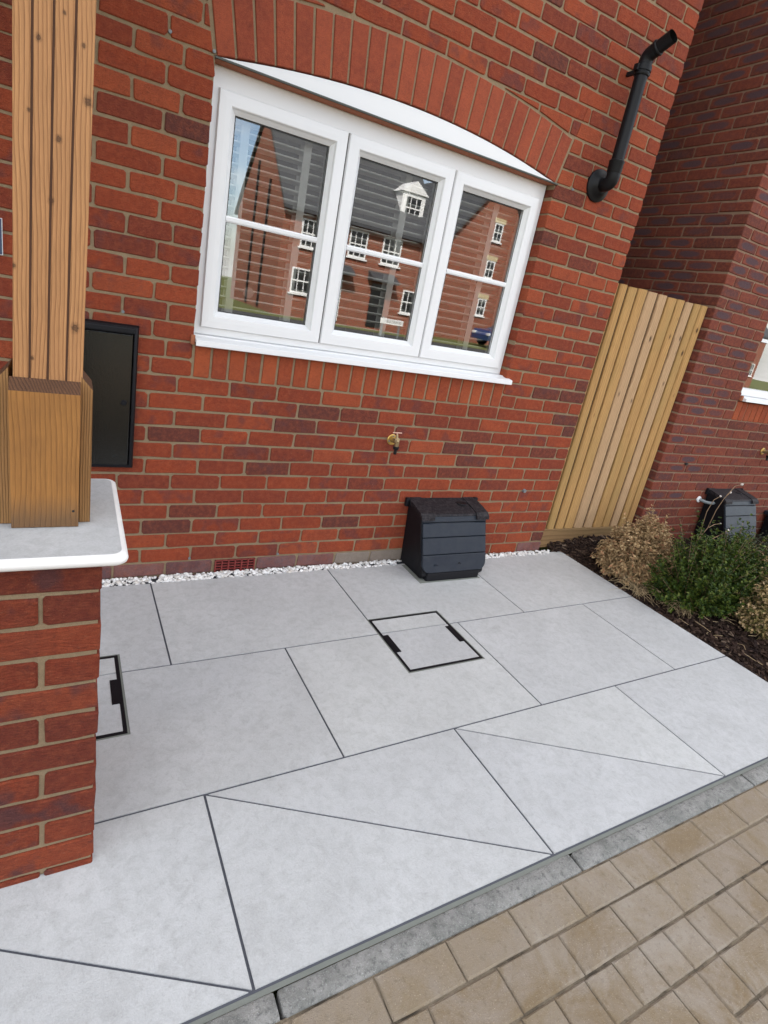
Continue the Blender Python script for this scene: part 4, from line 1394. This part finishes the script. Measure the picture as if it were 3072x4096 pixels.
m = MB(); m.tube([(px, py, 2.275), (px, py, 2.283), (px, py, 2.322), (px, py, 2.326), (px, py, 2.332), (px, py, 2.336)], [0.0345, 0.0375, 0.0375, 0.0395, 0.0395, 0.036], 22); at(O, m).build('lower_socket', M['pipe'], flue, smooth=30)
m = MB(); m.tube([(px, py, 2.33), (px, py, 2.735)], 0.0315, 24); at(O, m).build('pipe', M['pipe'], flue, smooth=40)
m = MB(); m.tube([(px, py, 2.715), (px, py, 2.72), (px, py, 2.728), (px, py, 2.73), (px, py, 2.765), (px, py, 2.768)], [0.036, 0.0385, 0.0385, 0.036, 0.036, 0.0335], 22)
at(O, m).build('upper_socket', M['pipe'], flue, smooth=30)
m = MB()
m.tube([(px, py, 2.735), (px, py, 2.755)], 0.0405, 22)
m.box(px - 0.052, px - 0.030, py - 0.010, py + 0.014, 2.729, 2.756); m.box(px - 0.008, px + 0.008, py + 0.03, 0.002, 2.733, 2.751)
m.box(px + 0.034, px + 0.048, py - 0.010, py + 0.010, 2.729, 2.759)
at(O, m).build('bracket', M['pipe'], flue, smooth=35)
m = MB()
cy = py - 0.045
e = arc((cy, 2.772), 0.045, 0, 72, 8, lambda c, r, a: (px + 0.002, c[0] + r * math.cos(a), c[1] + r * math.sin(a)))
dirn = (Vector(e[-1]) - Vector(e[-2])).normalized(); dirn = (dirn + Vector((0.05, 0, 0.06))).normalized()
pts = [(px, py, 2.762)] + e + [Vector(e[-1]) + dirn * 0.025]
m.tube(pts, 0.0335, 22)
at(O, m).build('upper_elbow', M['pipe'], flue, smooth=40)
q0 = Vector(e[-1]) + dirn * 0.018
m = MB(); m.tube([q0, q0 + dirn * 0.004, q0 + dirn * 0.012, q0 + dirn * 0.016], [0.0335, 0.0375, 0.0375, 0.034], 22)
m.tube([q0 + dirn * 0.012, q0 + dirn * 0.085], 0.0315, 24, caps=False)
at(O, m).build('outlet', M['pipe'], flue, smooth=30)
m = MB(); m.tube([q0 + dirn * 0.0852, q0 + dirn * 0.02], [0.0288, 0.0288], 24, caps=False)
a_ = len(m.v); m.f.append(tuple(range(24, 48)))
m.mi.append(0)
at(O, m).build('outlet_bore', M['pipe_in'], flue, smooth=30, fix=False)

# ------------------------------------------------------------------ gas meter boxes
def gas_box(loc, label, grp):
    t = thing('gas_meter_box', label, 'meter box', loc, grp)
    hw0, hw1 = 0.212, 0.222
    # side profile (y, z): wall at 0
    prof = [(-0.010, 0.0), (-0.235, 0.0), (-0.262, 0.030), (-0.250, 0.075), (-0.205, 0.210), (-0.155, 0.345), (-0.010, 0.372)]
    def sidev(s):
        o = []
        for y, z in prof:
            w = 0.236 - 0.002 * (z / 0.37) if z > 0.2 else 0.236
            o.append((s * (0.205 + 0.026 * min(1, z / 0.12)), y, z))
        return o
    m = MB()
    L, R_ = sidev(-1), sidev(1)
    n = len(prof)
    m.add(L + R_, [tuple(range(n)), tuple(range(n, 2 * n))[::-1]] + [(i, i + n, (i + 1) % n + n, (i + 1) % n) for i in range(n)])
    m.build('body', M['blackplastic'], t)
    # plinth
    m = MB(); m.bbox(-0.186, 0.186, -0.274, -0.02, -0.085, 0.052, 0.012); m.build('plinth', M['blackplastic'], t, smooth=40)
    # front: four boards, each lapped over the next, rounded at the foot
    zs = [0.352, 0.318, 0.240, 0.150, 0.052]
    ys = [-0.1560, -0.1690, -0.2010, -0.2370, -0.2700]
    for i in range(4):
        za, zb = zs[i] - (0.004 if i else 0), zs[i + 1]
        def yy(z):
            for k in range(4):
                if zs[k + 1] <= z <= zs[k]:
                    tt = (zs[k] - z) / (zs[k] - zs[k + 1]); return ys[k] + (ys[k + 1] - ys[k]) * tt
            return ys[0]
        ya, yb = yy(za), yy(zb)
        wa_, wb_ = 0.223, 0.2225
        r = 0.045
        m = MB()
        if i < 3:
            pts = [(-wb_, zb), (wb_, zb), (wa_, za), (-wa_, za)]
        else:
            pts = [(wa_, za), (-wa_, za)] + [(-wb_ + r - r * math.cos(a * math.pi / 12), zb + r - r * math.sin(a * math.pi / 12)) for a in range(0, 7)] + \
                  [(wb_ - r + r * math.sin(a * math.pi / 12), zb + r - r * math.cos(a * math.pi / 12)) for a in range(0, 7)]
        def pos(x, z, off):
            tt = (za - z) / (za - zb)
            return (x, ya + (yb - ya) * tt + off, z)
        k = len(pts)
        cz = (za + zb) / 2
        inn = [(x * 0.988, cz + (z - cz) * (1 - 0.0035 / (za - cz))) for x, z in pts]
        v = [pos(x, z, -0.006) for x, z in inn] + [pos(x, z, -0.002) for x, z in pts] + [pos(x, z, 0.014) for x, z in pts]
        m.add(v, [tuple(range(k))] + [(a, (a + 1) % k, (a + 1) % k + k, a + k) for a in range(k)] + [(a + k, (a + 1) % k + k, (a + 1) % k + 2 * k, a + 2 * k) for a in range(k)] + [tuple(range(2 * k, 3 * k))[::-1]])
        m.build('front_board', M['panel'], t)
    # lid
    m = MB()
    m.prism([(0.0, 0.398), (-0.100, 0.378), (-0.160, 0.362), (-0.166, 0.352), (-0.160, 0.345), (-0.01, 0.370), (0.0, 0.372)], 'x', -0.231, 0.231)
    lid = m.build('lid', M['lid'], t)
    for s in (-1, 1):
        m = MB()
        xs = sorted((s * 0.150, s * 0.238))
        m.prism([(0.0, 0.402), (-0.096, 0.384), (-0.158, 0.368), (-0.178, 0.352), (-0.182, 0.332), (-0.168, 0.334), (-0.150, 0.348), (0.0, 0.388)], 'x', xs[0], xs[1])
        m.build('lid_strap', M['lid'], lid)
        m = MB(); m.bbox(s * 0.243 - 0.014, s * 0.243 + 0.014, -0.022, 0.0, 0.352, 0.404, 0.004); m.build('hinge', M['blackplastic'], lid, smooth=40)
    m = MB(); m.tube([(0.105, -0.055, 0.386), (0.105, -0.055, 0.3895)], [0.036, 0.034], 24); m.build('lid_disc', M['blackplastic'], lid)
    m = MB(); y_ = -0.2555
    m.tube([(0.03, y_ + 0.004, 0.092), (0.03, y_ - 0.006, 0.090)], [0.0125, 0.011], 16); m.build('lock', M['blackplastic'], t, smooth=40)
    m = MB(); m.tube([(-0.135, -0.2625, 0.090), (-0.135, -0.2635, 0.0897)], 0.013, 18); m.build('moulded_mark', M['panel'], t)
    return t
gb = gas_box((1.650, 0, 0.0), 'dark gas meter box standing on the paving against the wall below the window', 'gas meter boxes')
gb2 = copy_tree(gb); gb2.location = (4.525, NY, 0.075)
tag(gb2, 'dark gas meter box against the neighbouring wall behind the green shrub')
hose = thing('waste_pipe', 'grey pipe with a white wall collar running into the far gas box', 'pipe', (4.215, NY, 0.379))
m = MB(); m.tube([(0, 0.002, 0), (0, -0.008, 0), (0, -0.012, 0)], [0.026, 0.026, 0.018], 20); m.build('wall_collar', M['whiteplate'], hose, smooth=40)
m = MB(); m.tube([(0, -0.008, 0), (0.02, -0.05, -0.005), (0.055, -0.075, -0.006), (0.10, -0.085, 0.0)], 0.0125, 12); m.build('hose', M['grey'], hose, smooth=50)
bin_ = thing('plastic_tub', 'dark navy plastic tub behind the far gas box at the right edge', 'tub', (5.55, -0.25, 0.0))
m = MB(); m.prism([(-0.20, -0.05), (0.20, -0.05), (0.235, 0.23), (-0.235, 0.23)], 'y', -0.20, 0.22); m.build('body', M['blackplastic'], bin_)
m = MB(); m.bbox(-0.26, 0.26, -0.225, 0.24, 0.2305, 0.268, 0.008); m.build('lid', M['panel'], bin_, smooth=40)

# ------------------------------------------------------------------ fence between the houses
fence = thing('timber_fence', 'tall featheredge board fence closing the gap between the two brick houses', 'fence', (3.07, 0.05, 0))
FO = Vector((3.07, 0.05, 0))
ed = [2.595, 2.645, 2.724, 2.816, 2.911, 3.018, 3.112, 3.213, 3.307, 3.399, 3.474, 3.556]
rf_ = random.Random(3)
for i, (a, b) in enumerate(zip(ed[:-1], ed[1:])):
    top = 1.792 + rf_.uniform(-0.004, 0.004)
    bot = 0.140
    m = MB()
    w = b - a
    thick0, thick1 = 0.018, 0.006
    # tapered board, thick edge on the right overlapping the thin edge of the next
    dy = rf_.uniform(-0.002, 0.002); g0, g1 = rf_.uniform(0.006, 0.010), rf_.uniform(0.014, 0.021)
    pts = [(a + g0, 0.058), (a + g0, 0.049), (a + g0 + 0.006, 0.0425), (a + g0 + 0.014, 0.040), (b - g1 - 0.016, 0.034), (b - g1 - 0.006, 0.0355), (b - g1, 0.0415), (b - g1, 0.058)]
    pts = [(x, y + (dy if y < 0.057 else 0)) for x, y in pts]
    m.prism([(x, y) for x, y in pts], 'z', bot, top)
    at(FO, m).build('board', M['fence_grey'] if i in (4, 5, 8) else M['fence'], fence)
m = MB(); m.box(2.59, 3.556, 0.0585, 0.075, 0.142, 1.78); at(FO, m).build('gap_shade_sheet', M['fence_gap_shade'], fence)  # added dark sheet, painted as the shade seen in the board gaps
for z in (0.35, 0.95, 1.60):
    m = MB(); m.bbox(2.59, 3.556, 0.076, 0.12, z - 0.04, z + 0.04, 0.004); at(FO, m).build('rail', M['fence'], fence)
m = MB(); m.bbox(-0.475, 0.475, -0.012, 0.012, -0.07, 0.07, 0.003)
m.v = [(y, z, x) for x, y, z in m.v]          # grain along the board: built upright, then laid flat
gbd = m.build('gravel_board', M['gravelboard'], fence)
gbd.rotation_euler = (0, math.pi / 2, 0); gbd.rotation_euler = Matrix(((0, 0, 1), (1, 0, 0), (0, 1, 0))).to_euler()
gbd.location = Vector((3.072, 0.048, 0.0685)) - FO

# ------------------------------------------------------------------ planting
def leaf(mb, p, d, up, L, w, curl=0.0):
    s = d.cross(up)
    if s.length < 1e-5: s = d.cross(Vector((1, 0, 0.3)))
    s.normalize(); n = s.cross(d).normalized()
    a = p
    m_ = p + d * (L * 0.5)
    t = p + d * L - n * (L * curl)
    l_, r_ = m_ + s * w + n * w * 0.45, m_ - s * w + n * w * 0.45
    mb.add([a, l_, t, r_], [(0, 2, 1), (0, 3, 2)])

def shrub(name, label, cat, base, blobs, nshoot, leafL, leafW, mat, seed, curl=0.1, dens=16, open_=0.35, group=None, stem_mat=None, low=0.0, up=0.03):
    """blobs: (dx, dy, rx, ry, h) mounds that make up the crown outline"""
    rnd = random.Random(seed)
    t = thing(name, label, cat, base, group)
    lm, sm = MB(), MB()
    for i in range(nshoot):
        dx, dy, rx, ry, h = blobs[rnd.randrange(len(blobs))]
        th = rnd.uniform(0, 2 * math.pi); ph = math.asin(rnd.random() ** 0.85) if rnd.random() > low else rnd.uniform(-0.1, 0.35)
        k = rnd.uniform(0.78, 1.0)
        tip = Vector((dx + rx * math.cos(th) * math.cos(ph) * k, dy + ry * math.sin(th) * math.cos(ph) * k, max(0.015, 0.06 + (h - 0.06) * math.sin(ph) * k)))
        root = Vector((dx * 0.6 + rnd.gauss(0, rx * 0.18), dy * 0.6 + rnd.gauss(0, ry * 0.18), 0.0))
        mid = root.lerp(tip, 0.55) + Vector((0, 0, -0.04 * h + rnd.gauss(0, 0.02)))
        tipu = tip + Vector((rnd.gauss(0, 0.012), rnd.gauss(0, 0.012), abs(rnd.gauss(up * 0.6, up * 0.6)) * (1 if ph > 0.5 else 0.4)))
        def bez(s):
            return root * (1 - s) ** 2 + mid * 2 * s * (1 - s) + tipu * s * s
        if i % 3 == 0:
            sm.tube([bez(0), bez(0.35), bez(0.7), bez(1.0)], [0.0032, 0.0026, 0.0018, 0.0010], 4, caps=False)
        for j in range(dens):
            s = open_ + (1 - open_) * (j + rnd.random()) / dens
            p = bez(s); tg = (bez(min(1, s + 0.02)) - bez(s - 0.02)).normalized()
            for sgn in (1, -1):
                side = tg.cross(Vector((math.cos(j * 1.57 + i), math.sin(j * 1.57 + i), 0.2))).normalized() * sgn
                d = (side * rnd.uniform(0.7, 1.1) + tg * rnd.uniform(0.35, 0.95) + Vector((rnd.gauss(0, .15), rnd.gauss(0, .15), rnd.gauss(0.05, .2)))).normalized()
                L = leafL * rnd.uniform(0.6, 1.15) * (1.0 - 0.35 * (s > 0.93))
                leaf(lm, p, d, Vector((rnd.gauss(0, .3), rnd.gauss(0, .3), 1)), L, leafW * rnd.uniform(0.7, 1.2), curl * rnd.uniform(-0.5, 2.0))
    sm.build('stem', stem_mat or M['stem'], t)
    o = lm.build('foliage', mat, t, fix=False)
    return t
shrub('dried_shrub', 'dried out beige shrub with curled leaves in front of the fence', 'shrub', (3.00, -0.40, 0.0),
      [(0.02, 0, 0.26, 0.22, 0.40), (-0.08, -0.03, 0.18, 0.18, 0.34), (0.10, 0.02, 0.20, 0.2, 0.46), (0.24, 0.02, 0.20, 0.2, 0.36), (0.06, -0.16, 0.22, 0.16, 0.24)], 820, 0.029, 0.0080, M['leaf_dry'], 41, 0.35, 15, 0.45, low=0.3, up=0.03)
shrub('green_shrub', 'dense dark green leafy shrub between the dried shrub and the far gas box', 'shrub', (3.24, -0.80, 0.0),
      [(-0.20, 0.02, 0.27, 0.24, 0.47), (0.02, 0.0, 0.28, 0.24, 0.50), (0.26, 0.03, 0.26, 0.22, 0.40), (0.40, 0.06, 0.16, 0.2, 0.37), (-0.05, -0.08, 0.34, 0.18, 0.26), (0.22, -0.08, 0.28, 0.16, 0.22)], 1000, 0.028, 0.0085, M['leaf_green'], 42, 0.1, 15, 0.45, low=0.25, up=0.10)
shrub('variegated_shrub', 'yellowed half dry shrub nearest the camera at the right edge of the bed', 'shrub', (3.38, -1.14, 0.0),
      [(0, 0, 0.26, 0.20, 0.32), (-0.10, -0.04, 0.18, 0.16, 0.22), (0.2, 0.05, 0.28, 0.24, 0.44)], 560, 0.028, 0.0088, M['leaf_var'], 43, 0.25, 14, 0.4, low=0.3)
shrub('small_dry_shrub', 'small faded brown shrub in the shade behind the green shrub', 'shrub', (4.15, -0.66, 0.0),
      [(0, 0, 0.25, 0.2, 0.22), (0.2, 0, 0.22, 0.2, 0.20)], 150, 0.022, 0.006, M['leaf_dry'], 44, 0.3, 12, 0.3, low=0.3)
rc_ = random.Random(77)
gc = MB()
for i in range(5200):
    x, y = rc_.uniform(4.1, 6.6), rc_.uniform(-0.62, -0.12)
    if 4.32 < x < 4.75 and y > -0.29: continue
    z = 0.012 + 0.10 * rc_.random() * (0.4 + 0.6 * abs(math.sin(x * 4.1 + y * 7)))
    an = rc_.uniform(0, 6.28)
    leaf(gc, Vector((x, y, z)), Vector((math.cos(an), math.sin(an), rc_.uniform(-.1, .5))).normalized(), Vector((0, 0, 1)), rc_.uniform(0.012, 0.026), rc_.uniform(0.004, 0.007), 0.2)
tag(gc.build('ground_cover', M['leaf_cover'], fix=False), 'low grey green ground cover round the far gas box', 'ground cover', None, 'stuff')

def straw_tuft(base, n, spread, label, seed):
    rnd = random.Random(seed)
    m = MB()
    for i in range(n):
        an = rnd.uniform(0, 6.28); L = spread * rnd.uniform(0.5, 1.2); h = rnd.uniform(0.02, 0.14)
        p0 = Vector((rnd.gauss(0, .03), rnd.gauss(0, .03), 0)); e = Vector((math.cos(an) * L, math.sin(an) * L, rnd.uniform(0.005, 0.05)))
        md = (p0 + e) / 2 + Vector((rnd.gauss(0, .02), rnd.gauss(0, .02), h))
        m.tube([p0 * (1 - s) ** 2 + md * 2 * s * (1 - s) + e * s * s for s in (0, .25, .5, .75, 1)], [0.0013, 0.0013, 0.0011, 0.0009, 0.0006], 3, caps=False)
    o = m.build('dry_grass_tuft', M['straw'], None, base)
    tag(o, label, 'dry grass')
straw_tuft((2.86, -0.60, 0.0), 90, 0.20, 'loose tuft of straw coloured grass under the dried shrub', 1)
straw_tuft((2.93, -0.86, 0.0), 45, 0.12, 'small tuft of straw on the bark left of the green shrub', 2)
# fallen twigs
rt = random.Random(15)
tw = MB()
for i in range(70):
    y = rt.uniform(-1.7, -0.5); x = bed_edge(y) + rt.uniform(0.04, 0.7); an = rt.uniform(0, 6.28); L = rt.uniform(0.03, 0.09)
    z = soil_z(x, y) + 0.022
    tw.tube([(x, y, z), (x + L * .5 * math.cos(an), y + L * .5 * math.sin(an), z + rt.uniform(0, .015)), (x + L * math.cos(an + .3), y + L * math.sin(an + .3), z + rt.uniform(-.01, .02))], [0.0016, 0.0014, 0.0010], 4, caps=False)
tag(tw.build('twigs', M['straw']), 'thin dry twigs scattered over the bark', 'twigs', None, 'stuff')
seedp = thing('seed_head_plant', 'tall dry stems with pale seed heads leaning in front of the far gas box', 'plant', (3.55, -0.45, 0.0))
SO = Vector((3.55, -0.45, 0.0))
STEM = [[(3.631, -0.45, 0.242), (3.583, -0.45, 0.37), (3.571, -0.45, 0.475), (3.599, -0.45, 0.559), (3.661, -0.45, 0.587)], [(3.603, -0.45, 0.263), (3.658, -0.45, 0.344), (3.677, -0.45, 0.483), (3.718, -0.45, 0.574), (3.765, -0.45, 0.615)], [(3.671, -0.45, 0.348), (3.727, -0.45, 0.37), (3.798, -0.45, 0.374)], [(3.749, -0.45, 0.246), (3.851, -0.45, 0.282), (3.931, -0.45, 0.316)], [(3.731, -0.45, 0.587), (3.789, -0.45, 0.663), (3.867, -0.45, 0.676)]]
for S in STEM:
    m = MB(); m.tube([Vector(p) - SO for p in S], [0.0035 - 0.0018 * i / (len(S) - 1) for i in range(len(S))], 6)
    o = m.build('stem', M['stem'], seedp)
    hm = MB(); pebble(hm, Vector(S[-1]) - SO, 0.010, rt, 1.2); hm.build('seed_head', M['seed'], o)

# ------------------------------------------------------------------ the street and houses opposite (seen in the window panes)
def sheet(name, x0, x1, y0, y1, z, mat, label):
    m = MB(); m.add([(x0, y0, z), (x1, y0, z), (x1, y1, z), (x0, y1, z)], [(0, 1, 2, 3)])
    tag(m.build(name, mat, fix=False), label, None, None, 'structure')
sheet('pavement', -60, 70, -8.4, -6.62, -0.012, M['tarmac'], 'tarmac pavement in front of the driveway')
sheet('road', -60, 70, -14.4, -8.52, -0.06, M['tarmac'], 'tarmac street')
sheet('far_pavement', -60, 70, -20.2, -18.6, -0.03, M['tarmac'], 'tarmac footpath on the far side of the street')
m = MB(); m.box(-60, 70, -8.519, -8.401, -0.2, -0.006); m.box(-60, 70, -14.52, -14.401, -0.2, 0.03)
tag(m.build('kerbs', M['kerbgrey'], fix=False), 'pale concrete kerbs along the street', None, None, 'structure')

def far_window(parent, x, z, w, h, yf, nx=3, nz=2):
    m = MB()
    m.ring(x - w / 2, x + w / 2, z, z + h, [(0, yf - 0.02), (0, yf + 0.04), (0.07, yf + 0.04), (0.07, yf - 0.01)])
    for i in range(1, nx):
        xx = x - w / 2 + w * i / nx; m.box(xx - 0.018, xx + 0.018, yf + 0.0, yf + 0.03, z + 0.06, z + h - 0.06)
    for i in range(1, nz):
        zz = z + h * i / nz; m.box(x - w / 2 + 0.06, x + w / 2 - 0.06, yf + 0.0305, yf + 0.039, zz - 0.03, zz + 0.03)
    m.box(x - w / 2 - 0.08, x + w / 2 + 0.08, yf + 0.001, yf + 0.09, z - 0.075, z - 0.001)
    o = m.build('window', M['upvc'], parent)
    p = MB(); p.add([(x - w / 2 + 0.06, yf - 0.001 + 0.004, z + 0.06), (x + w / 2 - 0.06, yf + 0.003, z + 0.06), (x + w / 2 - 0.06, yf + 0.003, z + h - 0.06), (x - w / 2 + 0.06, yf + 0.003, z + h - 0.06)], [(0, 1, 2, 3)])
    p.build('pane', M['dark'], o, fix=False)
    return o
# terrace facing us; local frame: front face at y = 0 looking towards +y
row = thing('terraced_house', 'long brick house with slate roof and dormer across the street, reflected mid window', 'house', (11.6, -22.8, 0), 'terraced houses across the street')
m = MB(); m.box(-4.0, 3.9, -8.2, 0, -0.1, 4.5)
m.prism([(0.0, 4.501), (-8.2, 4.501), (-4.1, 8.6)], 'x', -4.0, -3.9); m.build('wall', M['wall_far'], row)
m = MB(); m.prism([(0.35, 4.30), (-4.1, 8.75), (-8.55, 4.30), (-8.55, 4.45), (-4.1, 8.92), (0.35, 4.45)], 'x', -4.12, 3.95); rf = m.build('roof', M['roof'], row)
for x, z, w, h in ((-2.74, 2.95, 0.80, 1.16), (-0.36, 3.0, 0.92, 1.17), (1.42, 3.0, 1.02, 1.2), (-2.87, 0.98, 0.92, 1.08), (2.95, 0.95, 1.0, 1.1)):
    far_window(row, x, z, w, h, 0.0)
for x in (-1.25, 1.1):
    d = MB(); d.box(x - 0.40, x + 0.40, 0.001, 0.05, 0.05, 2.05)
    d.build('door', M['dark'] if x > 0 else M['upvc'], row)
    d = MB(); d.prism([(0.02, 2.22), (0.7, 2.17), (0.7, 2.28), (0.02, 2.6)], 'x', x - 0.7, x + 0.7); d.build('door_canopy', M['roof'], row)
for y in (-2.4, -4.6):
    d = MB(); d.tube([(-4.06, y, 0), (-4.06, y, 6.6 if y < -3 else 5.6)], 0.05, 8); d.build('downpipe', M['pipe'], row)
d = MB(); d.box(1.9, 3.18, -2.6, -0.75, 4.9, 6.45); d.prism([(1.78, 6.451), (3.30, 6.451), (2.54, 7.0)], 'y', -3.2, -0.65); d.build('dormer', M['upvc'], rf)
far_window(rf, 2.54, 5.25, 0.95, 1.08, -0.75)
# gable fronted house right
rg_ = thing('gabled_house', 'gable fronted red brick house across the street, reflected in the right hand pane', 'house', (21.2, -26.0, 0))
m = MB(); m.prism([(-3.5, -0.1), (3.5, -0.1), (3.5, 4.7), (0, 9.2), (-3.5, 4.7)], 'y', -9.0, 0.0); m.build('wall', M['wall_far'], rg_)
m = MB()
m.prism([(0, 9.25), (-3.85, 4.30), (-3.85, 4.55), (0, 9.5)], 'y', -9.3, 0.25); m.prism([(0, 9.25), (3.85, 4.30), (3.85, 4.55), (0, 9.5)], 'y', -9.3, 0.25)
m.build('roof', M['roof'], rg_)
for z in (1.55, 3.72, 5.75):
    far_window(rg_, 0.15, z, 0.62, 0.98, 0.0, 2, 2)
    d = MB(); d.box(-0.25, 0.55, 0.001, 0.06, z + 0.99, z + 1.25); d.build('lintel', M['buff'], rg_)
row2 = copy_tree(row); row2.location = (50.0, -27.0, 0)
tag(row2, 'distant brick house across the street, reflected in the neighbouring window')
# street nameplate
sg = thing('street_nameplate', 'white street nameplate with dark lettering on short posts across the street, seen mirrored', 'sign', (10.0, -16.0, 0))
m = MB(); m.bbox(-0.48, 0.48, -0.012, 0.012, 0.61, 0.80, 0.006); m.build('plate', M['upvc'], sg)
rl = random.Random(4); x = -0.38
m = MB()
while x < 0.36:
    if abs(x + 0.03) > 0.03:
        m.box(x, x + 0.009, 0.0125, 0.0135, 0.665, 0.745)
        if rl.random() > .3: m.box(x + 0.0095, x + 0.036, 0.0125, 0.0135, 0.735, 0.745)
        if rl.random() > .4: m.box(x + 0.0095, x + 0.032, 0.0125, 0.0135, 0.700, 0.709)
        if rl.random() > .5: m.box(x + 0.0095, x + 0.036, 0.0125, 0.0135, 0.665, 0.674)
    x += 0.056
m.build('lettering', M['dark'], sg)
for s in (-1, 1):
    m = MB(); m.box(s * 0.36 - 0.03, s * 0.36 + 0.03, -0.06, -0.0125, -0.05, 0.83); m.build('post', M['grey'], sg)
# parked car
car = thing('parked_car', 'blue hatchback parked by the gable house, reflected in the right hand pane', 'car', (21.9, -23.4, -0.03))
prof = [(-2.05, 0.35), (-2.08, 0.62), (-1.95, 0.88), (-1.05, 0.98), (-0.35, 1.42), (0.9, 1.47), (1.65, 1.25), (1.98, 0.95), (2.05, 0.6), (2.0, 0.32)]
m = MB()
hw = 0.86
n = len(prof)
def xw(z): return hw if z < 0.95 else hw - (z - 0.95) * 0.42
m.add([(x, -xw(z), z) for x, z in prof] + [(x, xw(z), z) for x, z in prof], [tuple(range(n)), tuple(range(n, 2 * n))[::-1]] + [(i, i + n, (i + 1) % n + n, (i + 1) % n) for i in range(n)])
body = m.build('body', M['carblue'], car)
for s in (-1, 1):
    m = MB(); m.add([(x, s * (xw(z) + 0.004), z) for x, z in ((-0.92, 1.0), (-0.30, 1.37), (0.25, 1.40), (0.25, 1.0))], [(0, 1, 2, 3)]); m.add([(x, s * (xw(z) + 0.004), z) for x, z in ((0.33, 1.0), (0.33, 1.40), (0.95, 1.40), (1.5, 1.2), (1.5, 1.0))], [(0, 1, 2, 3, 4)])
    m.build('side_window', M['dark'], car)
    for x in (-1.28, 1.28):
        m = MB(); m.tube([(x, s * 0.70, 0.31), (x, s * 0.88, 0.31)], 0.31, 20); w_ = m.build('wheel', M['tyre'], car)
        m = MB(); m.tube([(x, s * 0.881, 0.31), (x, s * 0.89, 0.31)], 0.20, 14); m.build('rim', M['alloy'], w_)
for s in (-1, 1):
    m = MB(); m.box(-2.10, -1.98, s * 0.66 - 0.14, s * 0.66 + 0.14, 0.62, 0.76); m.build('headlight', M['whiteplate'], car)
    m = MB(); m.box(1.98, 2.06, s * 0.68 - 0.10, s * 0.68 + 0.10, 0.72, 0.90); m.build('tail_light', M['airbrick'], car)
m = MB(); m.add([(-0.98, -0.78, 1.03), (-0.98, 0.78, 1.03), (-0.39, 0.66, 1.40), (-0.39, -0.66, 1.40)], [(0, 1, 2, 3)]); m.build('windscreen', M['dark'], car, fix=False)
